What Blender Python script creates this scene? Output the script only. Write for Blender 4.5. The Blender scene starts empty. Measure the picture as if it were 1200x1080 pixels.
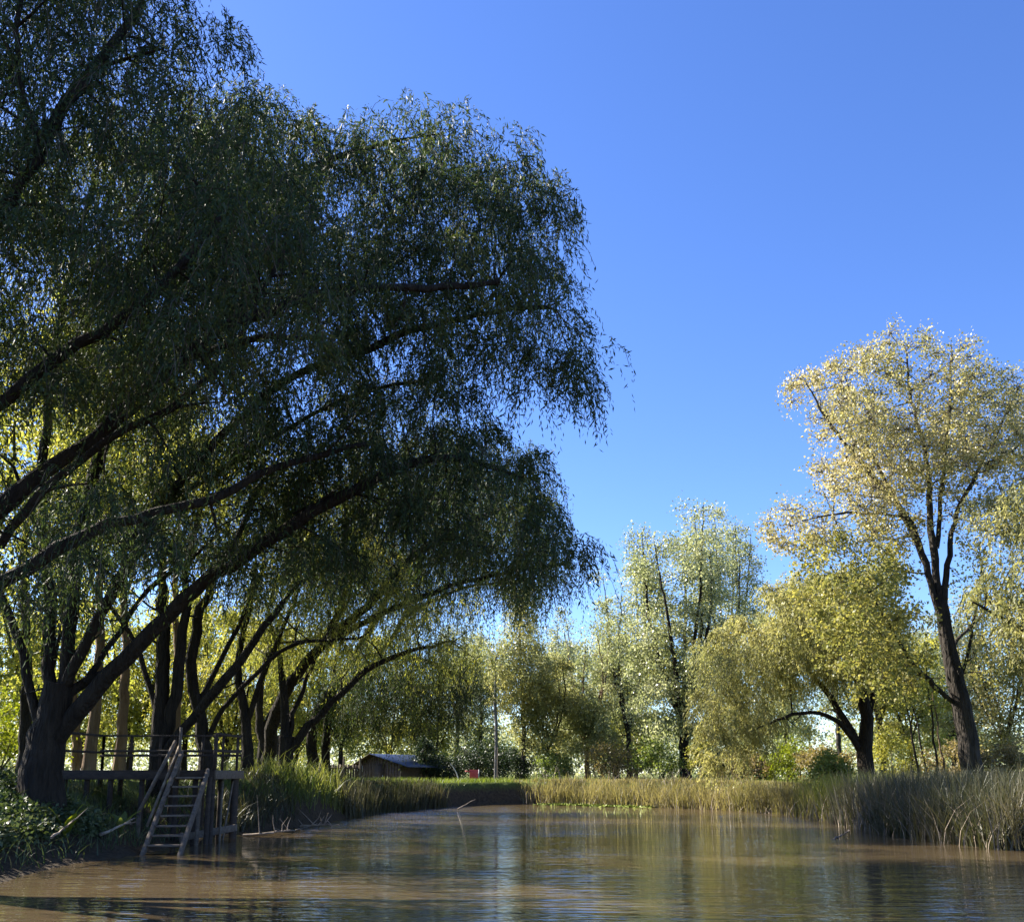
import bpy, math, random
import numpy as np
from mathutils import Vector

R = math.radians
rng = np.random.default_rng(7)
random.seed(7)
scene = bpy.context.scene
COL = scene.collection

# ------------------------------------------------------------------ camera model
F, CX, CY = 1128.0, 600.0, 707.0          # focal length and principal point in photo pixels (1200 x 1080)
PITCH = R(10.0)
CAM = np.array([0.0, 0.0, 1.7])
FW = np.array([0, math.cos(PITCH), math.sin(PITCH)])
UP = np.array([0, -math.sin(PITCH), math.cos(PITCH)])
RT = np.array([1.0, 0, 0])

def ray(px, py):
    return FW + RT * (px - CX) / F + UP * (CY - py) / F
def at(px, py, Y):                         # world point on that sight line at distance Y north of the viewer
    d = ray(px, py)
    return CAM + d * (Y / d[1])
def on(px, py, z=0.0):                     # world point on that sight line at height z
    d = ray(px, py)
    return CAM + d * ((z - CAM[2]) / d[2])
def at_arr(px, py, Y):
    px = np.asarray(px, float); py = np.asarray(py, float); Y = np.asarray(Y, float)
    d = FW[None] + RT[None] * ((px - CX) / F)[:, None] + UP[None] * ((CY - py) / F)[:, None]
    return CAM[None] + d * (Y / d[:, 1])[:, None]

# ------------------------------------------------------------------ mesh helpers
class MB:
    def __init__(s):
        s.v = []; s.q = []; s.m = []; s.n = 0
    def add(s, v, q, mi=0):
        v = np.asarray(v, np.float32); q = np.asarray(q, np.int64)
        s.v.append(v); s.q.append(q + s.n); s.m.append(np.full(len(q), mi, np.int32)); s.n += len(v)
    def tube(s, pts, rad, sides=6, mi=0, cap=True):
        p = np.asarray(pts, float); n = len(p)
        r = np.full(n, rad, float) if np.isscalar(rad) else np.asarray(rad, float)
        t = np.gradient(p, axis=0); t /= np.linalg.norm(t, axis=1)[:, None] + 1e-9
        ref = np.array([0.31, 0.95, 0.05]) if abs(t[0] @ np.array([0.31, 0.95, 0.05])) < 0.9 else np.array([1.0, 0, 0])
        a = np.cross(t, ref); a /= np.linalg.norm(a, axis=1)[:, None] + 1e-9
        b = np.cross(t, a)
        ang = np.linspace(0, 2 * np.pi, sides, endpoint=False)
        ring = p[:, None, :] + r[:, None, None] * (a[:, None, :] * np.cos(ang)[None, :, None] + b[:, None, :] * np.sin(ang)[None, :, None])
        v = ring.reshape(-1, 3)
        i = np.arange(n - 1)[:, None] * sides; k = np.arange(sides)[None, :]; k2 = (k + 1) % sides
        q = np.stack([i + k, i + k2, i + sides + k2, i + sides + k], -1).reshape(-1, 4)
        s.add(v, q, mi)
        if cap and sides == 4:
            s.add(ring[0], [[3, 2, 1, 0]], mi); s.add(ring[-1], [[0, 1, 2, 3]], mi)
        elif cap:
            for e, rg in ((0, ring[0]), (n - 1, ring[-1])):
                c = np.vstack([rg, p[e][None]])
                s.add(c, [[j, (j + 1) % sides, sides, sides] for j in range(sides)] if False else
                      [[j, (j + 1) % sides, (j + 2) % sides, sides] for j in range(0, sides, 2)], mi)
    def box(s, c, size, M=None, mi=0):
        h = np.asarray(size, float) / 2
        v = np.array([[x, y, z] for x in (-1, 1) for y in (-1, 1) for z in (-1, 1)], float) * h
        if M is not None: v = v @ np.asarray(M).T
        s.add(v + np.asarray(c, float), [[0, 1, 3, 2], [4, 6, 7, 5], [0, 4, 5, 1], [2, 3, 7, 6], [0, 2, 6, 4], [1, 5, 7, 3]], mi)
    def beam(s, a, b, w, h, mi=0, up=(0, 0, 1)):      # rectangular bar from a to b
        a = np.asarray(a, float); b = np.asarray(b, float); d = b - a; L = np.linalg.norm(d); d /= L
        u = np.asarray(up, float)
        if abs(d @ u) > 0.97: u = np.array([0, 1.0, 0])
        sx = np.cross(d, u); sx /= np.linalg.norm(sx); sz = np.cross(sx, d)
        s.box((a + b) / 2, (L, w, h), np.stack([d, sx, sz], 1), mi)
    def build(s, name, mats, parent=None, base=(0, 0, 0), smooth=False, bevel=0.0):
        v = np.vstack(s.v) - np.asarray(base, np.float32); q = np.vstack(s.q); m = np.concatenate(s.m)
        me = bpy.data.meshes.new(name)
        me.vertices.add(len(v)); me.vertices.foreach_set('co', v.astype(np.float32).ravel())
        me.loops.add(len(q) * 4); me.loops.foreach_set('vertex_index', q.astype(np.int32).ravel())
        me.polygons.add(len(q)); me.polygons.foreach_set('loop_start', (np.arange(len(q)) * 4).astype(np.int32))
        me.polygons.foreach_set('loop_total', np.full(len(q), 4, np.int32))
        me.polygons.foreach_set('material_index', m)
        if smooth: me.polygons.foreach_set('use_smooth', np.ones(len(q), bool))
        if not isinstance(mats, (list, tuple)): mats = [mats]
        for x in mats: me.materials.append(x)
        me.update(calc_edges=True)
        if len(q) < 30000: me.validate()
        o = bpy.data.objects.new(name, me); COL.objects.link(o)
        if parent is not None: o.parent = parent
        else: o.location = Vector(base)
        if bevel:
            b = o.modifiers.new('bevel', 'BEVEL'); b.width = bevel; b.segments = 2; b.limit_method = 'ANGLE'
        return o

def tag(o, label=None, cat=None, group=None, kind=None):
    for k, x in (('label', label), ('category', cat), ('group', group), ('kind', kind)):
        if x: o[k] = x
    return o
def empty(name, loc, label, cat, group=None):
    o = bpy.data.objects.new(name, None); COL.objects.link(o); o.location = Vector([float(x) for x in loc])
    o.empty_display_size = 0.3
    return tag(o, label, cat, group)
def copy_tree(o, loc, rz, sc, label, group=None, cat=None):
    c = o.copy(); COL.objects.link(c); c.location = Vector([float(x) for x in loc]); c.rotation_euler = (0, 0, rz)
    c.scale = (sc[0], sc[0], sc[1]); c['label'] = label
    if group: c['group'] = group
    if cat: c['category'] = cat
    for ch in list(o.children):
        d = ch.copy(); COL.objects.link(d); d.parent = c
        for g in list(ch.children):
            e = g.copy(); COL.objects.link(e); e.parent = d
    return c

# ------------------------------------------------------------------ materials
def newmat(name):
    m = bpy.data.materials.new(name); m.use_nodes = True
    nt = m.node_tree; nt.nodes.clear()
    return m, nt, nt.nodes, nt.links
def N(nodes, t, **kw):
    n = nodes.new(t)
    for k, x in kw.items():
        if k in n.inputs: n.inputs[k].default_value = x
        else: setattr(n, k, x)
    return n
def ramp(nodes, stops, interp='LINEAR'):
    n = nodes.new('ShaderNodeValToRGB'); e = n.color_ramp; e.interpolation = interp
    while len(e.elements) < len(stops): e.elements.new(0.5)
    for el, (p, c) in zip(e.elements, stops): el.position = p; el.color = (*c, 1)
    return n
def leaf_mat(name, cols, trans=0.4, tcol=(1.3, 1.25, 0.6), rough=0.45, spec=0.4, clump=0.35, mixw=0.5):
    """cols: colours from dark to bright/yellow, picked per leaf and per spray"""
    m, nt, nd, lk = newmat(name)
    out = N(nd, 'ShaderNodeOutputMaterial')
    geo = N(nd, 'ShaderNodeNewGeometry'); tc = N(nd, 'ShaderNodeTexCoord')
    nz = N(nd, 'ShaderNodeTexNoise', Scale=clump, Detail=3.0)
    lk.new(tc.outputs['Object'], nz.inputs['Vector'])
    rs = N(nd, 'ShaderNodeMapRange'); rs.inputs[1].default_value = 0.3; rs.inputs[2].default_value = 0.7
    lk.new(nz.outputs[0], rs.inputs[0])
    mx = N(nd, 'ShaderNodeMix'); mx.data_type = 'FLOAT'; mx.inputs[0].default_value = mixw
    lk.new(geo.outputs['Random Per Island'], mx.inputs[2]); lk.new(rs.outputs[0], mx.inputs[3])
    cr = ramp(nd, [(i / (len(cols) - 1) if len(cols) > 1 else 0, c) for i, c in enumerate(cols)])
    lk.new(mx.outputs[0], cr.inputs[0])
    pb = N(nd, 'ShaderNodeBsdfPrincipled'); pb.inputs['Roughness'].default_value = rough
    pb.inputs['Specular IOR Level'].default_value = spec
    lk.new(cr.outputs[0], pb.inputs['Base Color'])
    tm = N(nd, 'ShaderNodeMix'); tm.data_type = 'RGBA'; tm.blend_type = 'MULTIPLY'; tm.inputs[0].default_value = 1
    lk.new(cr.outputs[0], tm.inputs[6]); tm.inputs[7].default_value = (*tcol, 1)
    tr = N(nd, 'ShaderNodeBsdfTranslucent'); lk.new(tm.outputs[2], tr.inputs[0])
    ms = N(nd, 'ShaderNodeMixShader'); ms.inputs[0].default_value = trans
    lk.new(pb.outputs[0], ms.inputs[1]); lk.new(tr.outputs[0], ms.inputs[2]); lk.new(ms.outputs[0], out.inputs[0])
    return m
def bark_mat(name, c0, c1, scale=6.0, bump=0.6):
    m, nt, nd, lk = newmat(name)
    out = N(nd, 'ShaderNodeOutputMaterial'); tc = N(nd, 'ShaderNodeTexCoord')
    mp = N(nd, 'ShaderNodeMapping'); mp.inputs['Scale'].default_value = (1, 1, 0.22)
    lk.new(tc.outputs['Object'], mp.inputs[0])
    nz = N(nd, 'ShaderNodeTexNoise', Scale=scale, Detail=8.0, Roughness=0.65); lk.new(mp.outputs[0], nz.inputs['Vector'])
    vo = N(nd, 'ShaderNodeTexVoronoi', Scale=scale * 1.7); vo.feature = 'DISTANCE_TO_EDGE'; lk.new(mp.outputs[0], vo.inputs['Vector'])
    cr = ramp(nd, [(0.3, c0), (0.7, c1)]); lk.new(nz.outputs[0], cr.inputs[0])
    pb = N(nd, 'ShaderNodeBsdfPrincipled', Roughness=0.9); pb.inputs['Specular IOR Level'].default_value = 0.2
    lk.new(cr.outputs[0], pb.inputs['Base Color'])
    ma = N(nd, 'ShaderNodeMath'); ma.operation = 'ADD'; lk.new(nz.outputs[0], ma.inputs[0]); lk.new(vo.outputs[0], ma.inputs[1])
    bp = N(nd, 'ShaderNodeBump', Strength=1.0, Distance=0.14); lk.new(ma.outputs[0], bp.inputs['Height'])
    lk.new(bp.outputs[0], pb.inputs['Normal']); lk.new(pb.outputs[0], out.inputs[0])
    return m
def wood_mat(name, c0, c1, scale=3.0):
    m, nt, nd, lk = newmat(name)
    out = N(nd, 'ShaderNodeOutputMaterial'); tc = N(nd, 'ShaderNodeTexCoord')
    mp = N(nd, 'ShaderNodeMapping'); mp.inputs['Scale'].default_value = (1.5, 4, 4)
    lk.new(tc.outputs['Object'], mp.inputs[0])
    nz = N(nd, 'ShaderNodeTexNoise', Scale=scale, Detail=7.0, Roughness=0.7); lk.new(mp.outputs[0], nz.inputs['Vector'])
    cr = ramp(nd, [(0.3, c0), (0.68, c1)]); lk.new(nz.outputs[0], cr.inputs[0])
    pb = N(nd, 'ShaderNodeBsdfPrincipled', Roughness=0.8); lk.new(cr.outputs[0], pb.inputs['Base Color'])
    bp = N(nd, 'ShaderNodeBump', Strength=0.4, Distance=0.02); lk.new(nz.outputs[0], bp.inputs['Height'])
    lk.new(bp.outputs[0], pb.inputs['Normal']); lk.new(pb.outputs[0], out.inputs[0])
    return m
def flat_mat(name, c0, c1, scale=4.0, rough=0.6, metal=0.0):
    m, nt, nd, lk = newmat(name)
    out = N(nd, 'ShaderNodeOutputMaterial'); tc = N(nd, 'ShaderNodeTexCoord')
    nz = N(nd, 'ShaderNodeTexNoise', Scale=scale, Detail=5.0); lk.new(tc.outputs['Object'], nz.inputs['Vector'])
    cr = ramp(nd, [(0.35, c0), (0.65, c1)]); lk.new(nz.outputs[0], cr.inputs[0])
    pb = N(nd, 'ShaderNodeBsdfPrincipled', Roughness=rough, Metallic=metal); lk.new(cr.outputs[0], pb.inputs['Base Color'])
    lk.new(pb.outputs[0], out.inputs[0])
    return m

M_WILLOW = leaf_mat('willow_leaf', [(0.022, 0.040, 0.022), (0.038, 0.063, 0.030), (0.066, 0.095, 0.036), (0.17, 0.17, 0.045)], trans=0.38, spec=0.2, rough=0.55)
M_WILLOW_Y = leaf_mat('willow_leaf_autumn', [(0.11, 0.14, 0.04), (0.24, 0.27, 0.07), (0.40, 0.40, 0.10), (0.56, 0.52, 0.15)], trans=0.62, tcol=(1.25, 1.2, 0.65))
M_WILLOW_O = leaf_mat('willow_leaf_olive', [(0.14, 0.165, 0.075), (0.26, 0.275, 0.12), (0.38, 0.37, 0.16), (0.50, 0.46, 0.22)], trans=0.55, tcol=(1.2, 1.15, 0.8))
M_POPLAR = leaf_mat('poplar_leaf_autumn', [(0.15, 0.17, 0.06), (0.31, 0.30, 0.11), (0.48, 0.42, 0.21), (0.60, 0.52, 0.37)], trans=0.52, tcol=(1.15, 1.12, 0.8), spec=0.6, rough=0.35, clump=0.25)
M_POPLAR_S = leaf_mat('poplar_leaf_silver', [(0.13, 0.16, 0.08), (0.26, 0.29, 0.14), (0.42, 0.43, 0.25), (0.58, 0.57, 0.42)], trans=0.52, tcol=(1.15, 1.15, 0.85), spec=0.6, rough=0.35)
M_YELLOW = leaf_mat('yellow_leaf', [(0.16, 0.19, 0.05), (0.28, 0.29, 0.07), (0.42, 0.40, 0.10), (0.55, 0.50, 0.17)], trans=0.58, tcol=(1.25, 1.2, 0.7))
M_YOLIVE = leaf_mat('poplar_leaf_olive', [(0.12, 0.15, 0.05), (0.24, 0.25, 0.08), (0.38, 0.35, 0.10), (0.52, 0.46, 0.18)], trans=0.5, tcol=(1.15, 1.12, 0.75), clump=0.6)
M_GREEN = leaf_mat('bush_leaf', [(0.06, 0.095, 0.035), (0.13, 0.18, 0.055), (0.22, 0.27, 0.08), (0.30, 0.33, 0.13)], trans=0.5)
M_LIME = leaf_mat('lime_leaf', [(0.10, 0.14, 0.015), (0.20, 0.24, 0.02), (0.28, 0.30, 0.03)], trans=0.5)
M_BROWNL = leaf_mat('brown_leaf', [(0.11, 0.10, 0.05), (0.20, 0.17, 0.08), (0.30, 0.23, 0.13), (0.38, 0.28, 0.18)], trans=0.45)
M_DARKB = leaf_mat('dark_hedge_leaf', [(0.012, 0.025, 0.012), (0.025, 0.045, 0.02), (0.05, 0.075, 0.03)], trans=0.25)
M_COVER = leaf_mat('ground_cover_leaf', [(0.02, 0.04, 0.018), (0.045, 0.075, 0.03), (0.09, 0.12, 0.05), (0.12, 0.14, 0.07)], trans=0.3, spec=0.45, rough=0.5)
M_GRASS = leaf_mat('grass_blade', [(0.06, 0.10, 0.022), (0.10, 0.13, 0.036), (0.19, 0.21, 0.065), (0.28, 0.27, 0.13)], trans=0.5, clump=0.5)
M_LAWN = leaf_mat('lawn_blade', [(0.07, 0.11, 0.02), (0.15, 0.20, 0.04), (0.26, 0.29, 0.08)], trans=0.5, clump=0.5)
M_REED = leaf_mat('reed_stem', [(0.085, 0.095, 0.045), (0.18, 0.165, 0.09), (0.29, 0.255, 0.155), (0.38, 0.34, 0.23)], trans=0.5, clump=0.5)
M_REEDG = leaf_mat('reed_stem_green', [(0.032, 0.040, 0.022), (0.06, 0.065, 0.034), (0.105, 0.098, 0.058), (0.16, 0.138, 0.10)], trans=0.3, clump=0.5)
M_BARK = bark_mat('willow_bark', (0.014, 0.011, 0.009), (0.048, 0.038, 0.029))
M_BARKP = bark_mat('poplar_bark', (0.020, 0.017, 0.015), (0.072, 0.061, 0.052), 5.0)
M_BARKR = bark_mat('reddish_bark', (0.09, 0.057, 0.038), (0.24, 0.165, 0.11), 4.0)
M_TWIG = flat_mat('twig', (0.05, 0.038, 0.025), (0.10, 0.078, 0.05), 3, 0.85)
M_DRIFT = flat_mat('driftwood', (0.16, 0.12, 0.09), (0.34, 0.28, 0.22), 5, 0.85)
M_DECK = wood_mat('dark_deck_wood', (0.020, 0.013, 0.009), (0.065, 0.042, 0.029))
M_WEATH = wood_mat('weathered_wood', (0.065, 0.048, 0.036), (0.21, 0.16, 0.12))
M_HUT = wood_mat('hut_boards', (0.04, 0.026, 0.018), (0.09, 0.06, 0.042), 2.0)
M_ROOF = flat_mat('sky_tinted_roof_sheet', (0.028, 0.042, 0.085), (0.065, 0.088, 0.15), 2.5, 0.4, 0.2)  # reflected sky is put into the sheet as a blue tint
M_RED = flat_mat('red_board', (0.42, 0.04, 0.05), (0.52, 0.07, 0.08), 3, 0.5)
M_WHITE = flat_mat('pale_post', (0.42, 0.42, 0.40), (0.62, 0.62, 0.60), 6, 0.6)
M_PALEG = flat_mat('pale_glass', (0.30, 0.32, 0.34), (0.45, 0.47, 0.48), 6, 0.25)
M_STONE = flat_mat('bank_stone', (0.16, 0.14, 0.12), (0.38, 0.36, 0.32), 5, 0.85)
M_ALGAE = flat_mat('algae', (0.14, 0.19, 0.02), (0.28, 0.31, 0.04), 8, 0.6)

# ------------------------------------------------------------------ terrain
shore_px = [(0, 1033), (80, 1012), (165, 1000), (230, 985), (280, 976), (330, 970), (370, 965), (410, 957), (440, 952), (500, 947), (555, 943), (620, 941.5),
            (680, 942.5), (760, 945), (840, 948), (910, 952), (975, 962), (1040, 975), (1110, 985), (1200, 996)]
poly = [on(x, y)[:2] for x, y in shore_px]
poly = poly + [np.array(p) for p in ((13.2, 19), (13.6, 12), (14.5, 5), (13, -0.5), (4, -1.6), (-5, -1.2), (-9.5, 2), (-10, 8), (-9.3, 13))]
POLY = np.array(poly)

def sdf(P, V):                             # signed distance to polygon, negative inside
    P = np.asarray(P, float); d2 = np.full(len(P), 1e18); ins = np.zeros(len(P), bool); n = len(V)
    for i in range(n):
        a = V[i]; b = V[(i + 1) % n]; e = b - a; w = P - a
        t = np.clip((w @ e) / (e @ e), 0, 1); dd = w - t[:, None] * e
        d2 = np.minimum(d2, (dd ** 2).sum(1))
        c = ((a[1] > P[:, 1]) != (b[1] > P[:, 1]))
        with np.errstate(divide='ignore', invalid='ignore'):
            xx = a[0] + (P[:, 1] - a[1]) * e[0] / (e[1] if e[1] else 1e-9)
        ins ^= c & (P[:, 0] < xx)
    d = np.sqrt(d2); return np.where(ins, -d, d)
def vnoise(x, y, s, seed=0):               # cheap smooth noise from sines
    r = np.random.default_rng(seed); o = np.zeros_like(x, dtype=float)
    for k in range(6):
        a = r.uniform(0, 2 * np.pi); f = s * r.uniform(0.5, 2.2); ph = r.uniform(0, 6.28)
        o += np.sin((x * np.cos(a) + y * np.sin(a)) * f + ph)
    return o / 6
def sstep(t): t = np.clip(t, 0, 1); return t * t * (3 - 2 * t)
def hfun(x, y):
    x = np.atleast_1d(np.asarray(x, float)); y = np.atleast_1d(np.asarray(y, float))
    d = sdf(np.stack([x, y], 1), POLY) + 0.35 * vnoise(x, y, 1.1, 3) * np.clip((y - 5) / 10, 0, 1)
    left = sstep((-x - 4) / 4) * (1 - sstep((y - 34) / 10))
    right = sstep((x - 7) / 5) * (1 - sstep((y - 42) / 8))
    B = 1.22 + 0.30 * left - 0.12 * right
    w = 0.9 + 3.2 * left * (1 - sstep((y - 26) / 6)) + 1.6 * right
    cut = np.exp(-((x + 0.8) / 3.2) ** 2) * sstep((y - 45) / 8)
    w = w * (1 - 0.45 * cut)
    near = 1 - sstep((y - 0) / 8)
    B = B * (1 - 0.75 * near); w = w + 2 * near
    land = B * sstep(d / w) ** 0.8 + 0.10 * vnoise(x, y, 0.5, 5) * sstep(d / 3) + 0.04 * vnoise(x, y, 2.5, 9) * sstep(d / 0.8)
    hollow = 0.45 * np.exp(-(((x + 6.8) / 4.5) ** 2 + ((y - 61) / 4) ** 2))
    land = land - hollow
    return np.where(d > 0, land, np.maximum(d * 0.5, -1.2))

def axis(lo, hi, step, far):
    core = np.arange(lo, hi + 1e-6, step)
    g = np.cumsum(step * 1.35 ** np.arange(1, 40)); g = g[g < far]
    return np.concatenate([lo - g[::-1], core, hi + g])
gx = axis(-26, 30, 0.4, 4000); gy = axis(-4, 72, 0.4, 4000)
GX, GY = np.meshgrid(gx, gy)
GZ = hfun(GX.ravel(), GY.ravel())
tb = MB(); nx, ny = len(gx), len(gy)
ii, jj = np.meshgrid(np.arange(nx - 1), np.arange(ny - 1)); a0 = (jj * nx + ii).ravel()
tb.add(np.stack([GX.ravel(), GY.ravel(), GZ], 1), np.stack([a0, a0 + 1, a0 + nx + 1, a0 + nx], 1))
def ground_mat():
    m, nt, nd, lk = newmat('bank_soil_and_turf')
    out = N(nd, 'ShaderNodeOutputMaterial'); geo = N(nd, 'ShaderNodeNewGeometry')
    n1 = N(nd, 'ShaderNodeTexNoise', Scale=0.35, Detail=6.0); n2 = N(nd, 'ShaderNodeTexNoise', Scale=7.0, Detail=8.0, Roughness=0.7)
    lk.new(geo.outputs['Position'], n1.inputs['Vector']); lk.new(geo.outputs['Position'], n2.inputs['Vector'])
    g = ramp(nd, [(0.25, (0.05, 0.075, 0.02)), (0.5, (0.10, 0.13, 0.03)), (0.75, (0.17, 0.16, 0.06))]); lk.new(n1.outputs[0], g.inputs[0])
    e = ramp(nd, [(0.3, (0.035, 0.026, 0.018)), (0.7, (0.10, 0.075, 0.05))]); lk.new(n2.outputs[0], e.inputs[0])
    sp = N(nd, 'ShaderNodeSeparateXYZ'); lk.new(geo.outputs['Position'], sp.inputs[0])
    ad = N(nd, 'ShaderNodeMath'); ad.operation = 'MULTIPLY_ADD'; ad.inputs[1].default_value = 0.9; lk.new(n2.outputs[0], ad.inputs[0]); lk.new(sp.outputs[2], ad.inputs[2])
    mr = N(nd, 'ShaderNodeMapRange'); mr.inputs[1].default_value = 1.15; mr.inputs[2].default_value = 1.6; lk.new(ad.outputs[0], mr.inputs[0])
    mx = N(nd, 'ShaderNodeMix'); mx.data_type = 'RGBA'; lk.new(mr.outputs[0], mx.inputs[0]); lk.new(e.outputs[0], mx.inputs[6]); lk.new(g.outputs[0], mx.inputs[7])
    pb = N(nd, 'ShaderNodeBsdfPrincipled', Roughness=0.95); pb.inputs['Specular IOR Level'].default_value = 0.15
    lk.new(mx.outputs[2], pb.inputs['Base Color'])
    bp = N(nd, 'ShaderNodeBump', Strength=0.8, Distance=0.1); lk.new(n2.outputs[0], bp.inputs['Height']); lk.new(bp.outputs[0], pb.inputs['Normal'])
    lk.new(pb.outputs[0], out.inputs[0]); return m
tag(tb.build('ground', ground_mat(), smooth=True), 'grassy and muddy pond banks', None, None, 'structure')

def water_mat():
    m, nt, nd, lk = newmat('muddy_water')
    out = N(nd, 'ShaderNodeOutputMaterial'); geo = N(nd, 'ShaderNodeNewGeometry')
    mp = N(nd, 'ShaderNodeMapping'); mp.inputs['Scale'].default_value = (0.3, 1.5, 1); mp.inputs['Rotation'].default_value = (0, 0, R(12)); lk.new(geo.outputs['Position'], mp.inputs[0])
    n1 = N(nd, 'ShaderNodeTexNoise', Scale=5.0, Detail=2.0, Roughness=0.5); lk.new(mp.outputs[0], n1.inputs['Vector'])
    n2 = N(nd, 'ShaderNodeTexNoise', Scale=1.9, Detail=2.0); lk.new(mp.outputs[0], n2.inputs['Vector'])
    mp3 = N(nd, 'ShaderNodeMapping'); mp3.inputs['Scale'].default_value = (0.05, 0.22, 1); lk.new(geo.outputs['Position'], mp3.inputs[0])
    n3 = N(nd, 'ShaderNodeTexNoise', Scale=1.0, Detail=3.0); lk.new(mp3.outputs[0], n3.inputs['Vector'])
    pr = N(nd, 'ShaderNodeMapRange'); pr.inputs[1].default_value = 0.42; pr.inputs[2].default_value = 0.62; pr.inputs[3].default_value = 0.5; pr.inputs[4].default_value = 1.0
    lk.new(n3.outputs[0], pr.inputs[0])
    s2 = N(nd, 'ShaderNodeMath'); s2.operation = 'MULTIPLY_ADD'; s2.inputs[1].default_value = 1.3; lk.new(n2.outputs[0], s2.inputs[0]); lk.new(n1.outputs[0], s2.inputs[2])
    spy = N(nd, 'ShaderNodeSeparateXYZ'); lk.new(geo.outputs['Position'], spy.inputs[0])      # open water beyond the trees' shelter is ruffled by the breeze
    br = N(nd, 'ShaderNodeMapRange'); br.inputs[1].default_value = 22; br.inputs[2].default_value = 46; br.inputs[3].default_value = 1.3; br.inputs[4].default_value = 5.0; lk.new(spy.outputs[1], br.inputs[0])
    pb2 = N(nd, 'ShaderNodeMath'); pb2.operation = 'MULTIPLY'; lk.new(pr.outputs[0], pb2.inputs[0]); lk.new(br.outputs[0], pb2.inputs[1])
    hm = N(nd, 'ShaderNodeMath'); hm.operation = 'MULTIPLY'; lk.new(s2.outputs[0], hm.inputs[0]); lk.new(pb2.outputs[0], hm.inputs[1])
    bp = N(nd, 'ShaderNodeBump', Strength=1.0, Distance=WAVE); lk.new(hm.outputs[0], bp.inputs['Height'])
    n4 = N(nd, 'ShaderNodeTexNoise', Scale=0.25, Detail=4.0); lk.new(geo.outputs['Position'], n4.inputs['Vector'])
    cr = ramp(nd, [(0.3, (0.080, 0.057, 0.030)), (0.7, (0.108, 0.078, 0.042))]); lk.new(n4.outputs[0], cr.inputs[0])
    pb = N(nd, 'ShaderNodeBsdfPrincipled', Roughness=0.015, IOR=1.75); lk.new(cr.outputs[0], pb.inputs['Base Color'])
    lk.new(bp.outputs[0], pb.inputs['Normal']); lk.new(pb.outputs[0], out.inputs[0]); return m
WAVE = 0.016
wb = MB(); wb.add([[-40, -8, 0], [40, -8, 0], [40, 68, 0], [-40, 68, 0]], [[0, 1, 2, 3]])
tag(wb.build('water', water_mat()), 'muddy brown pond water with fine ripples', None, None, 'structure')

# ------------------------------------------------------------------ plants: shared generators
def smooth_path(P, step=0.45, jit=0.02, seed=0):
    P = np.asarray(P, float); r = np.random.default_rng(seed); out = []
    E = np.vstack([2 * P[0] - P[1], P, 2 * P[-1] - P[-2]])
    for i in range(1, len(E) - 2):
        p0, p1, p2, p3 = E[i - 1], E[i], E[i + 1], E[i + 2]
        n = max(2, int(np.linalg.norm(p2 - p1) / step))
        for t in np.linspace(0, 1, n, endpoint=False):
            out.append(0.5 * ((2 * p1) + (-p0 + p2) * t + (2 * p0 - 5 * p1 + 4 * p2 - p3) * t * t + (-p0 + 3 * p1 - 3 * p2 + p3) * t ** 3))
    out.append(P[-1]); out = np.array(out)
    j = r.normal(0, jit, out.shape); j[0] = 0; j[-1] = 0
    return out + j
def taper(n, r0, r1, p=1.0): return r1 + (r0 - r1) * (1 - np.linspace(0, 1, n)) ** p

def unit(v): return v / (np.linalg.norm(v, axis=-1, keepdims=True) + 1e-9)
def add_leaves(mb, base, direc, length, width, r, mi=1, curl=0.15):
    """rhombic leaves: base, two flanks, tip"""
    n = len(base); d = unit(direc); rv = r.normal(size=(n, 3)); w = unit(np.cross(d, rv)); nn = np.cross(d, w)
    L = length[:, None]; W = width[:, None]
    mid = base + d * L * 0.45 + nn * L * curl * 0.4
    v = np.stack([base, mid - w * W / 2, base + d * L - nn * L * curl * 0.3, mid + w * W / 2], 1).reshape(-1, 3)
    k = np.arange(n)[:, None] * 4
    mb.add(v, k + np.arange(4)[None], mi)

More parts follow.
